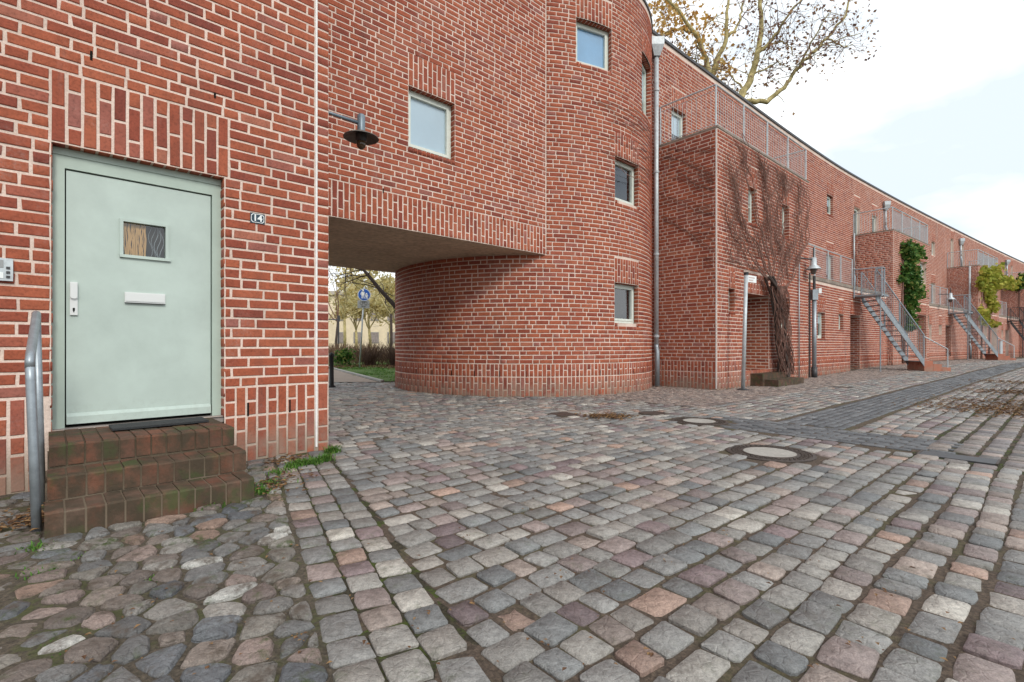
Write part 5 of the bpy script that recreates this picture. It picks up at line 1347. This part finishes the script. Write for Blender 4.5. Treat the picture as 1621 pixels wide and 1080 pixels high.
for li in limbs:
    m2 = MB()
    for _ in range(3):
        pts = []
        for i in range(14):
            f_ = i/13*(len(li)-1); a = int(min(f_, len(li)-2)); b = f_-a
            pts.append(fpt(li[a][0]*(1-b)+li[a+1][0]*b+r_.gauss(0, 1.5+i*.22), li[a][1]*(1-b)+li[a+1][1]*b+r_.gauss(0, 2.2), .06+.10*(1-i/13)))
        m2.tube(pts, [(.015 if _ == 0 else .009)*(1-.7*i/13)+.003 for i in range(14)], 5)
    m2.build('branch', M['twig'], clim, smooth=True)
m2 = MB()
WIN = [(1180, 1203, 290, 356), (1234, 1254, 318, 378), (1150, 1168, 452, 497), (1232, 1253, 466, 522)]
for k in range(760):
    li = r_.choices(limbs, [.35, .55, 1.3, 1.4, 1.2, .25, .8, 1.0])[0]; f_ = (r_.uniform(.1, 1)**.6)*(len(li)-1); a = int(min(f_, len(li)-2)); b = f_-a
    px = li[a][0]*(1-b)+li[a+1][0]*b+r_.gauss(0, 3); py = li[a][1]*(1-b)+li[a+1][1]*b; ang_ = r_.gauss(0, .6)+(-.12 if px < 1175 else .06); L_ = r_.uniform(6, 14); pts = []; d = r_.uniform(.012, .08)
    edge_ = r_.uniform(1245, 1281); down = r_.random() < .25; n_ = r_.randint(6, 16)
    for i in range(n_):
        top_ = 206+(px-1140)*.62
        if px > edge_ or px < 1139 or py < top_ or py > 470 or (r_.random() < .75 and any(w[0] < px < w[1] and w[2] < py < w[3] for w in WIN)): break
        pts.append(fpt(px, py, d)); ang_ = ang_*.8+r_.gauss(0, .26)+(.03 if px > 1200 else -.02)
        px += math.sin(ang_)*L_*.8; py += (L_ if down and i > n_*.4 else -L_)*abs(math.cos(ang_))*.9
    if len(pts) > 2: w0_ = r_.choice([.0022, .003, .004, .007]); m2.tube(pts, [w0_*(1-.5*i/len(pts))+.001 for i in range(len(pts))], 3, cap=False)
for k in range(60):    # shaggy strands round the trunk
    x0_, ph = 1228+r_.uniform(-9, 10), r_.uniform(0, 6); pts = []
    for i in range(12): pts.append(fpt(x0_+3*math.sin(ph+i*.6)-i*1.25+r_.gauss(0, .8), 592-i*12.5, .28+.06*math.sin(ph*3+i)))
    m2.tube(pts, .008, 3, cap=False)
m2.build('twigs', M['twig'], clim, kind='stuff')
# stems creeping over the side of the box and the tower
m2 = MB()
def lpt(px, py, d=.02): u = u_at(LF1, px, 0, lf1); p = LF1.pt(u, 0, d); p.z = EYE+(HY-py)/F*LF1.P(u)[1]; return p
for k in range(46):
    px, py = 1131, r_.uniform(225, 430); dy = r_.uniform(-.15, -.75) if py > 270 else r_.uniform(-.1, .5); pts = []
    for i in range(16):
        if px < 1046 or py < 232-(px-1042)*.3: break
        pts.append(lpt(px, py)); px -= r_.uniform(4, 8); py += dy*6+r_.gauss(0, 2.2)
        if r_.random() < .1: break
    if len(pts) > 2: m2.tube(pts, .0055, 3, cap=False)
def tpt(px, py, d=.015): u = u_at(T, px, UC, TR*1.31); p = T.pt(u, 0, d); p.z = EYE+(HY-py)/F*T.P(u)[1]; return p
for k in range(26):
    px, py = 1029, r_.uniform(180, 300); pts = []; dy = r_.uniform(.2, 1.1)
    for i in range(14):
        if px < 925: break
        pts.append(tpt(px, py)); px -= r_.uniform(3, 9); py -= dy*5+r_.gauss(0, 2)
        if r_.random() < .08: break
    if len(pts) > 2: m2.tube(pts, .0035, 3, cap=False)
m2.build('creeping_stems', M['twig'], clim, kind='stuff')

# ------------------------------------------------------------------ leaves
def leafmesh(name, cs, size, mat, parent=None, kind=None, droop=.3):
    n = len(cs); cs = np.array(cs); a = rng.uniform(0, 6.28, n); e = rng.uniform(-1.2, .6, n); s_ = size*rng.uniform(.55, 1.3, n)
    d1 = np.stack([np.cos(a)*np.cos(e), np.sin(a)*np.cos(e), np.sin(e)], 1); r2 = rng.normal(0, 1, (n, 3)); d2 = np.cross(d1, r2); d2 /= np.linalg.norm(d2, axis=1)[:, None]
    nr = np.cross(d1, d2)
    V = np.stack([cs-d1*s_[:, None]*.5, cs+d2*s_[:, None]*.42+nr*s_[:, None]*.12, cs+d1*s_[:, None]*.55, cs-d2*s_[:, None]*.42+nr*s_[:, None]*.12], 1).reshape(-1, 3)
    b = np.arange(n)*4; Fc = np.concatenate([np.stack([b, b+1, b+2], 1), np.stack([b, b+2, b+3], 1)])
    return meshobj(name, V, Fc, mat, parent, np.repeat(rng.random(n), 4), kind=kind)
def wallplant(surf, name, label, blobs, n, size, mat, stems, S_off=.12, lo=0, hi=6):
    """blobs (px, py, rx, ry) in photo columns on that wall, turned into real positions on it"""
    def P_(px, py, d): u = u_at(surf, px, lo-1, hi+1); p = surf.pt(u, 0, d); p.z = EYE+(HY-py)/F*surf.P(u)[1]; return p
    r = random.Random(len(label)); wgt = [b[2]*b[3] for b in blobs]; cs = []
    clumps = [(lambda b: (r.gauss(b[0], b[2]*.5), r.gauss(b[1], b[3]*.5)))(r.choices(blobs, wgt)[0]) for _ in range(max(8, n//38))]
    for _ in range(n):
        c_ = r.choice(clumps); p = P_(c_[0]+r.gauss(0, 2.1), c_[1]+r.gauss(0, 3.2), abs(r.gauss(.08, .13))+.02); cs.append(tuple(p))
    base = P_(stems[0][0][0], stems[0][0][1], .05); base.z = G(base.x, base.y)
    t = thing(name, label, 'climbing plant', tuple(base))
    m2 = MB()
    for st_ in stems:
        for _ in range(3): m2.tube([P_(x+r.gauss(0, .8), y, .04) for x, y in st_], [.03-.02*i/len(st_) for i in range(len(st_))], 5)
    m2.build('stem', M['twig'], t, smooth=True); leafmesh('foliage', cs, size, mat, t, 'stuff'); return t
b1 = boxinfo[1]; b2_ = boxinfo[2]
wallplant(b1[1], 'ivy', 'column of green ivy hanging on the corner of the second house front', [(1436, 405, 9, 14), (1434, 430, 10, 16), (1437, 455, 9, 16), (1436, 480, 7, 12), (1448, 402, 6, 6), (1428, 395, 5, 8), (1436, 505, 4, 12), (1449, 468, 3, 5)], 4200, .17, M['ivy'], [[(1430, 575), (1430, 520), (1431, 450), (1436, 400)], [(1428, 575), (1427, 500), (1428, 400)]], hi=b1[4])
wallplant(b2_[1], 'ivy', 'yellow green vine spilling over the corner and front of the third house', [(1556, 432, 8, 8), (1567, 437, 8, 12), (1562, 460, 5, 18), (1574, 445, 7, 8), (1550, 445, 3, 10), (1567, 490, 3, 16), (1552, 500, 3, 14), (1583, 448, 7, 6), (1592, 450, 6, 5), (1604, 452, 6, 3.5)], 3200, .26, M['vine_yellow'], [[(1552, 568), (1553, 500), (1552, 440)], [(1565, 568), (1566, 500), (1563, 440)]], hi=b2_[4]+6)
b3 = boxinfo[3]
wallplant(b3[0], 'ivy', 'green and yellow creeper on the farthest visible house side at the right edge', [(1617, 447, 6, 8), (1603, 452, 7, 4)], 900, .26, M['ivy'], [[(1612, 560), (1613, 500), (1614, 450)]], hi=b3[3])

# ------------------------------------------------------------------ bins and small things at the far end
OB = Curve(MAINP, 1.95)
def smallthing(px, lo, hi, fn, off=1.95):
    c_ = Curve(MAINP, off); s_ = u_at(c_, px, lo, hi); p = c_.pt(s_, 0); p.z = G(p.x, p.y); return fn(p, Vector((*MAIN.T(s_), 0)))
def cabinet(p, td):
    nd = Vector((td.y, -td.x, 0)); t = thing('electric_cabinet', 'pale grey electric cabinet beside the yellow vine house', 'cabinet', tuple(p)); m2 = MB(); m2.obox(p, td*.7, nd*.3, Vector((0, 0, 1.15))); m2.build('case', M['steel_pale'], t)
    m2 = MB(); m2.obox(p-td*.03-nd*.03+Vector((0, 0, 1.15)), td*.76, nd*.36, Vector((0, 0, .05))); m2.build('lid', M['signgrey'], t)
smallthing(1574, 33, 45, cabinet, 1.3)
def bin_(p, td):
    nd = Vector((td.y, -td.x, 0)); t = thing('wheelie_bin', 'black wheelie bin at the right end of the brick row', 'bin', tuple(p)); m2 = MB(); a = p+Vector((0, 0, .06)); 
    lo = [a+td*x+nd*y for x, y in ((.04, .04), (.54, .04), (.54, .5), (.04, .5))]; hi_ = [p+td*x+nd*y+Vector((0, 0, 1.0)) for x, y in ((-.02, -.04), (.6, -.04), (.6, .6), (-.02, .6))]; m2.hexa(lo+hi_); m2.build('body', M['black'], t)
    m2 = MB(); m2.obox(p-td*.05-nd*.08+Vector((0, 0, 1.0)), td*.68, nd*.72, Vector((0, 0, .07))); m2.build('lid', M['black'], t)
    for s_ in (.02, .52): m2 = MB(); c_ = p+td*s_+Vector((0, 0, .1)); m2.tube([c_, c_+td*.06], .1, 12); m2.build('wheel', M['black'], t)
smallthing(1610, 44, 56, bin_, 2.0)
def cloth(p, td):
    m2 = MB(); r = random.Random(4)
    nx_, ny_ = 12, 7; 
    V = [(p+td*(i*.14)+Vector((td.y, -td.x, 0))*(j*.12)+Vector((0, 0, .06+.16*abs(noise.noise((i*.5, j*.6, 2)))*math.sin(math.pi*i/11)*math.sin(math.pi*j/6)*2))) for i in range(nx_) for j in range(ny_)]
    Fc = [(i*ny_+j, (i+1)*ny_+j, (i+1)*ny_+j+1, i*ny_+j+1) for i in range(nx_-1) for j in range(ny_-1)]
    o = meshobj('white_sheet', [tuple(v) for v in V], Fc, M['pinkflower'], smooth=True); tag(o, 'crumpled white sheet lying at the foot of the second staircase', 'sheet')
smallthing(1556, 31, 42, cloth, 2.1)

# ------------------------------------------------------------------ trees
def grow(mb_, p, d, L_, r, depth, tips, rr, bend=.28, up=.12, split=(2, 3), shrink=.72, n=5, sides=6):
    pts = [p.copy()]; rad = [r]; q = p.copy(); dd = d.normalized()
    for i in range(n):
        dd = (dd+Vector((rr.gauss(0, bend), rr.gauss(0, bend), rr.gauss(0, bend)+up))*.5).normalized(); q = q+dd*(L_/n); pts.append(q.copy()); rad.append(r*(1-.38*(i+1)/n))
        if depth <= 2: tips.append(q.copy())
    mb_.tube(pts, rad, max(3, sides), cap=False)
    if depth == 0: return
    for k in range(rr.randint(*split)):
        i = rr.randint(2, n) if k else n
        nd_ = (dd+Vector((rr.gauss(0, .6), rr.gauss(0, .6), rr.gauss(0, .45)))).normalized()
        grow(mb_, pts[i], nd_, L_*shrink*rr.uniform(.75, 1.15), rad[i]*rr.uniform(.55, .8), depth-1, tips, rr, bend, up, split, shrink, n, sides-1)
YT = 26.0
def tp(px, py, dy=0): Y = YT+dy; return Vector(((px-CX)/F*Y, Y, EYE+(HY-py)/F*Y))
tree = thing('plane_tree', 'tall plane tree behind the row roof with mottled limbs and sparse brown and golden leaves', 'tree', tuple(Vector((11.8, YT, 0))))
rr = random.Random(8); tips = []
m2 = MB(); m2.tube([Vector((11.8, YT, -.1)), Vector((11.9, YT, 4)), Vector((11.7, YT, 8)), tp(1160, 215), tp(1152, 175)], [.62, .5, .46, .42, .36], 12); m2.build('trunk', M['bark'], tree, smooth=True)
LIM = [([(1152, 178), (1137, 150), (1124, 125), (1119, 95), (1105, 60), (1080, 25), (1050, -10)], .24), ([(1124, 128), (1136, 95), (1149, 65), (1152, 20), (1160, -40)], .20), ([(1122, 110), (1112, 82), (1100, 66)], .1),
       ([(1155, 180), (1175, 152), (1190, 120), (1199, 85), (1206, 40), (1203, -20), (1215, -80)], .26), ([(1165, 165), (1190, 160), (1215, 161), (1240, 140), (1262, 110), (1285, 85), (1310, 60), (1340, 25), (1350, -20)], .17),
       ([(1200, 85), (1225, 60), (1238, 40), (1258, 10), (1290, -20)], .10), ([(1262, 112), (1278, 80), (1290, 55), (1312, 20)], .07), ([(1288, 84), (1300, 72), (1330, 62), (1362, 52)], .05), ([(1200, 75), (1232, 66), (1250, 72), (1256, 85)], .045),
       ([(1106, 62), (1080, 45), (1058, 48), (1040, 60)], .07), ([(1180, 150), (1160, 120), (1150, 112)], .05), ([(1151, 60), (1170, 40), (1175, 10), (1190, -30)], .09), ([(1080, 25), (1060, 10), (1035, 10)], .06), ([(1310, 60), (1335, 75), (1350, 72)], .04), ([(1122, 110), (1108, 105), (1100, 92), (1106, 85)], .05), ([(1190, 120), (1215, 108), (1232, 98), (1245, 105)], .05)]
for path, r0 in LIM:
    m2 = MB(); pts = []; n = 4*(len(path)-1)
    dy0 = rr.uniform(-.5, .5)
    for i in range(n+1):
        f_ = i/4; a = min(int(f_), len(path)-2); b = f_-a; pts.append(tp(path[a][0]*(1-b)+path[a+1][0]*b, path[a][1]*(1-b)+path[a+1][1]*b, dy0*i/n*3)+Vector((rr.gauss(0, .035), rr.gauss(0, .05), rr.gauss(0, .035))))
    rad = [r0*.8*(1-.78*i/n)+.010 for i in range(n+1)]; m2.tube(pts, rad, 8); m2.build('limb', M['bark'], tree, smooth=True)
    m3 = MB()
    for i in range(2, n+1):
        for _ in range(rr.choice([1, 2, 2]) if r0 < .15 else rr.choice([0, 1, 1])):
            grow(m3, pts[i], Vector((rr.gauss(0, 1), rr.gauss(0, 1), rr.gauss(.1, .8))), rr.uniform(.7, 1.5), min(.020, rad[i]*.45), 2, tips, rr, .5, .02, (1, 3), .7, 4, 5)
    if m3.v: m3.build('twigs', M['bark'] if r0 > .1 else M['twig'], tree, smooth=True, kind='stuff')
gold = []; brown = []
for p in tips:
    px, py = proj(p)
    isg = px < 1165 and rr.random() < (1.0 if px < 1120 and py < 60 else .35)
    for _ in range(rr.choice([0, 1, 1]) if isg else rr.choice([0, 0, 0, 0, 1])):
        q_ = (p.x+rr.gauss(0, .16), p.y+rr.gauss(0, .16), p.z-abs(rr.gauss(0, .15))); (gold if isg else brown).append(q_)
leafmesh('golden_leaves', gold, .20, M['plane_gold'], tree, 'stuff'); leafmesh('brown_leaves', brown, .17, M['plane_brown'], tree, 'stuff')

# ------------------------------------------------------------------ the park seen through the passage
def flat(name, pts, z, mat, kind='structure'):
    m2 = MB(); m2.add([(x, y, z) for x, y in pts], [tuple(range(len(pts)))]); o = m2.build(name, mat); o['kind'] = kind; return o
flat('lawn', [(-3.5, 13.5), (-8.1, 22.0), (-14, 31), (-18, 40), (14, 40), (3, 16.2), (-2.0, 15.4)], .012, M['lawn'])
flat('path', [(-3.62, 13.4), (-8.22, 22.0), (-14.1, 31), (-20, 40), (-34, 40), (-20, 20), (-12, 12.5), (-6, 13.2)], .008, M['path'])
m2 = MB()
for a, b in (((-3.55, 13.5), (-8.15, 22.0)), ((-8.15, 22), (-14, 31))):
    a, b = Vector((*a, 0)), Vector((*b, 0)); d = (b-a).normalized(); n = Vector((d.y, -d.x, 0)); m2.obox(a-n*.05, b-a, n*.1, Vector((0, 0, .05)))
k_ = m2.build('kerb', M['concrete']); k_['kind'] = 'structure'
r = random.Random(3); spots = []
for _ in range(260): y = r.uniform(13.9, 26); x0_ = -3.5-(y-13.5)*.541; spots.append((r.uniform(x0_+.1, x0_+6.5), y, .18, 1))
tufts('grass', spots, 15000, .085, M['grass'], 'short green lawn grass behind the passage')
ls = [(r.uniform(-9, -3), r.uniform(21, 24.5), .6, .5, 1) for _ in range(30)]
o = litter('fallen_leaves', M['leaf_litter'], ls, 2600, .07, .03); tag(o, 'orange fallen leaves under the bare hedge beyond the passage', 'fallen leaves')
# hedge of bare twigs
m2 = MB()
for _ in range(5200):
    x = r.uniform(-13, -3.5); y = r.uniform(24.6, 26.3); hmax = 1.05+.25*noise.noise((x*.7, y, 1)); z0_ = r.uniform(0.0, .7)*hmax; L_ = r.uniform(.25, .55)
    d = Vector((r.gauss(0, .35), r.gauss(0, .35), 1)).normalized(); a = Vector((x, y, z0_)); b = a+d*min(L_, max(.1, hmax-z0_+.1)); s_ = Vector((.010, 0, 0)); m2.add([a-s_, a+s_, b+s_*.5, b-s_*.5], [(0, 1, 2, 3)], r.random())
h_ = m2.build('hedge', M['hedge'], tinted=True); tag(h_, 'brown leafless hedge beyond the lawn behind the passage', 'hedge')
cs = [(-8.0+r.gauss(0, .2), 23.4+r.gauss(0, .2), .45+r.gauss(0, .17)) for _ in range(420)]
t = thing('shrub', 'small evergreen shrub before the bare hedge', 'shrub', (-8.0, 23.4, 0)); leafmesh('foliage', cs, .15, M['ivy'], t, 'stuff'); m2 = MB(); m2.tube([(-8, 23.4, 0), (-8, 23.4, .6)], .03, 6); m2.build('stem', M['twig'], t)
for k in range(2):
    bx_, by_ = [(-5.6, 23.6), (-6.9, 24.0)][k]; m2 = MB()
    for _ in range(170): a = Vector((bx_+r.gauss(0, .12), by_+r.gauss(0, .12), 0)); d = Vector((r.gauss(0, .45), r.gauss(0, .45), 1)).normalized(); m2.tube([a, a+d*.5+Vector((0, 0, 0)), a+d*r.uniform(.9, 1.5)+Vector((r.gauss(0, .12), 0, -.1))], [.012, .008, .004], 3, cap=False)
    o = m2.build('shrub', M['hedge']); tag(o, ['bare many stemmed shrub right of the round blue sign', 'bare many stemmed shrub just left behind the sign pole'][k], 'shrub')
def park_tree(x, y, h, seed, label, leaves, trunk_r=.12, lean=0, lsize=.22, prob=.5, cat='tree'):
    rr_ = random.Random(seed); t = thing('park_tree', label, 'tree', (x, y, 0)); tp_ = []; m2 = MB()
    p = Vector((x, y, 0)); top = p+Vector((lean, 0, h*.35)); m2.tube([p-Vector((0, 0, .1)), (p+top)/2+Vector((rr_.gauss(0, .1), 0, 0)), top], [trunk_r, trunk_r*.85, trunk_r*.75], 8); m2.build('trunk', M['bark_dark'] if seed % 2 else M['bark'], t, smooth=True)
    m3 = MB()
    for _ in range(4): grow(m3, top, Vector((rr_.gauss(0, .6), rr_.gauss(0, .5), 1)), h*.25, trunk_r*.42, 4, tp_, rr_, .28, .1, (2, 3), .76, 4, 6)
    m3.build('crown', M['bark'] if leaves else M['twig'], t, smooth=True)
    if leaves:
        cs_ = [(q.x+rr_.gauss(0, .2), q.y+rr_.gauss(0, .2), q.z+rr_.gauss(0, .2)) for q in tp_ for _ in range(3) if rr_.random() < prob]
        if cs_: leafmesh('foliage', cs_, lsize, leaves, t, 'stuff')
    return t
park_tree(-7.6, 31, 8.5, 3, 'forked young tree with thin yellowing crown behind the sign', M['park_yellow'], .10, prob=.5)
park_tree(-10.6, 30, 7.0, 5, 'forked bare tree at the left of the passage view', None, .09)
park_tree(-8.9, 36, 7, 6, 'pale yellow leaved tree farther back in the park, left', M['park_yellow'], .14, prob=.7, lsize=.26)
park_tree(-13.6, 40, 9, 8, 'tall sparse tree at the far left of the passage view', M['park_yellow'], .14, prob=.3)
park_tree(-10.2, 44, 7, 12, 'pale leafy tree before the ochre building', M['park_yellow'], .16, prob=.9, lsize=.3)
park_tree(-14.5, 50, 7.5, 14, 'large pale tree deep in the park', M['park_yellow'], .18, prob=.9, lsize=.34)
park_tree(-5.2, 34, 8, 15, 'dark bare tree partly hidden by the round tower', None, .12)
t = thing('park_tree', 'dark leaning tree limb reaching across the top of the passage view', 'tree', (-3.2, 19.0, 0)); m2 = MB()
lp = lambda px, py, Y: Vector(((px-CX)/F*Y, Y, EYE+(HY-py)/F*Y))
m2.tube([Vector((-3.2, 19, -.1)), Vector((-3.3, 19, 1.2)), lp(640, 500, 19), lp(622, 481, 19), lp(601, 458, 19), lp(583, 436, 19), lp(565, 415, 19), lp(540, 395, 19)], [.16, .14, .1, .085, .075, .065, .05, .03], 8); m2.build('trunk', M['bark_dark'], t, smooth=True)
m2 = MB(); tt_ = []; rq = random.Random(9)
for px, py in ((601, 458), (583, 436), (575, 428), (565, 415), (610, 467), (550, 403)):
    for _ in range(3): grow(m2, lp(px, py, 19), Vector((rq.gauss(-.5, .7), rq.gauss(0, .5), rq.gauss(-.1, .5))), 1.1, .022, 2, tt_, rq, .4, -.02, (2, 3), .75, 4, 4)
m2.build('twigs', M['bark_dark'], t, kind='stuff')
# ochre building behind the park
bt = thing('ochre_building', 'long ochre apartment building far behind the park trees', 'building', (-27, 72, 0))
m2 = MB(); m2.box(-48, -8, 70, 80, -.1, 8.2); m2.build('wall', M['ochre'], bt)
m2 = MB(); m2.box(-48.4, -7.6, 69.6, 80.4, 8.2, 8.7); m2.build('roof', simple('pale_roof', (.45, .40, .34), .8), bt)
for i in range(16):
    for j in range(2):
        m2 = MB(); m2.box(-46.5+i*2.4, -45.3+i*2.4, 69.93, 69.995, 1.3+j*3.2, 2.9+j*3.2); f_ = m2.build('window', M['concrete'], bt)
        m2 = MB(); m2.box(-46.4+i*2.4, -45.4+i*2.4, 69.9, 69.925, 1.4+j*3.2, 2.8+j*3.2); m2.build('pane', M['render'], f_)
# far tree line closing the park
for i, (x, y, h) in enumerate(((-40, 66, 8), (-34, 62, 8), (-19, 60, 8), (-4, 62, 8), (8, 58, 8))):
    park_tree(x, y, h, 30+i, ['pale tree before the left end of the ochre building', 'second pale tree before the ochre building from the left', 'wide pale tree before the middle of the ochre building', 'pale tree before the right end of the ochre building', 'pale tree beyond the right end of the ochre building'][i], M['park_yellow'], .2, prob=.8, lsize=.4)
# round blue pedestrian sign
ps = Vector((-6.62, 21.4, 0)); pt_ = lp(577, 452, 21.4); dirp = (pt_-ps)
t = thing('traffic_sign', 'round blue footpath sign with white figures on a slightly leaning pole behind the passage', 'road sign', tuple(ps))
m2 = MB(); m2.tube([ps, ps+dirp*.98], .032, 10); m2.build('pole', M['steel_pale'], t, smooth=True)
fwd = Vector((.28, -.96, 0)); sx = Vector((.96, .28, 0)); c_ = lp(576.5, 467, 21.36)+fwd*.04
def discobj(name, c, r0, r1, mat, d, parent, th=.006, n=36):
    m2 = MB(); ring = lambda rr_, dd: [c+sx*math.cos(2*math.pi*i/n)*rr_+Vector((0, 0, math.sin(2*math.pi*i/n)*rr_))+fwd*dd for i in range(n)]
    if r0 == 0: v = ring(r1, d)+ring(r1, d+th); m2.add(v, [(i, (i+1) % n, n+(i+1) % n, n+i) for i in range(n)]+[tuple(range(n, 2*n)), tuple(range(n-1, -1, -1))])
    else: v = ring(r0, d+th)+ring(r1, d+th); m2.add(v, [(i, (i+1) % n, n+(i+1) % n, n+i) for i in range(n)])
    return m2.build(name, mat, parent)
dk = discobj('disc', c_, 0, .27, M['signblue'], 0, t); discobj('rim', c_, .245, .262, M['enamel'], .004, dk)
def fig(x, z, s_):
    m2 = MB(); P_ = lambda a, b: c_+sx*(x+a*s_)+Vector((0, 0, z+b*s_))+fwd*.012
    hd = [P_(math.cos(k*math.pi/6)*.045, .17+math.sin(k*math.pi/6)*.045) for k in range(12)]; m2.add(hd, [tuple(range(12))])
    for pl in ([(-.055, .11), (.055, .11), (.075, -.06), (-.075, -.06)], [(-.055, -.06), (-.01, -.06), (-.02, -.2), (-.06, -.2)], [(.01, -.06), (.055, -.06), (.07, -.2), (.03, -.2)], [(.05, .11), (.075, .09), (.12, -.02), (.095, -.03)], [(-.05, .11), (-.075, .09), (-.12, -.02), (-.095, -.03)]): m2.add([P_(a, b) for a, b in pl], [(0, 1, 2, 3)])
    m2.build('pictogram', M['enamel'], dk, kind='stuff')
fig(-.05, .03, .95); fig(.10, -.05, .62)
cp = lp(575.5, 482, 21.36)+fwd*.04; m2 = MB(); m2.obox(cp-sx*.25+Vector((0, 0, -.17)), sx*.50, fwd*.006, Vector((0, 0, .34))); pl2 = m2.build('plate', M['signgrey'], t)
m2 = MB()
for xx in (-.09, .09):
    v = [cp+sx*(xx+math.cos(2*math.pi*i/16)*q_)+Vector((0, 0, .05+math.sin(2*math.pi*i/16)*q_))+fwd*.009 for q_ in (.055, .07) for i in range(16)]; m2.add(v, [(i, (i+1) % 16, 16+(i+1) % 16, 16+i) for i in range(16)])
for a, b in (((-.09, .05), (-.03, .12)), ((-.03, .12), (.06, .12)), ((.06, .12), (.09, .05)), ((-.03, .12), (.0, .05)), ((.0, .05), (.06, .12))):
    a_, b_ = cp+sx*a[0]+Vector((0, 0, a[1]))+fwd*.010, cp+sx*b[0]+Vector((0, 0, b[1]))+fwd*.010; m2.tube([a_, b_], .006, 4)
m2.build('bicycle_symbol', M['black'], pl2, kind='stuff')
text('frei', 'lettering', M['black'], pl2, cp+fwd*.010+Vector((0, 0, -.09)), sx, Vector((0, 0, 1)), .13)
# bollard and park lamp
t = thing('bollard', 'slim black bollard with a pale band at the passage corner', 'bollard', (-4.32, 11.8, 0)); m2 = MB(); m2.lathe((-4.32, 11.8, 0), [(.10, 0), (.10, .02), (.055, .05), (.045, .72), (.06, .74), (.055, .80), (.0, .84)], 16); m2.build('post', M['black'], t, smooth=True)
m2 = MB(); m2.lathe((-4.32, 11.8, 0), [(.0485, .45), (.0475, .52)], 16); m2.build('band', M['enamel'], t)
x, y = (536-CX)/F*28, 28
t = thing('park_post', 'dark post with a short side arm at the left of the park view', 'post', (x, y, 0)); m2 = MB(); m2.tube([(x, y, 0), (x, y, 2.65)], .04, 8); m2.build('post', M['steel_dark'], t); m2 = MB(); m2.tube([(x, y, 2.45), (x-.7, y, 2.5)], .03, 8); m2.build('arm', M['steel_dark'], t); m2 = MB(); m2.tube([(x, y, 2.35), (x, y, 2.7)], .075, 8); m2.build('head', M['steel_dark'], t)
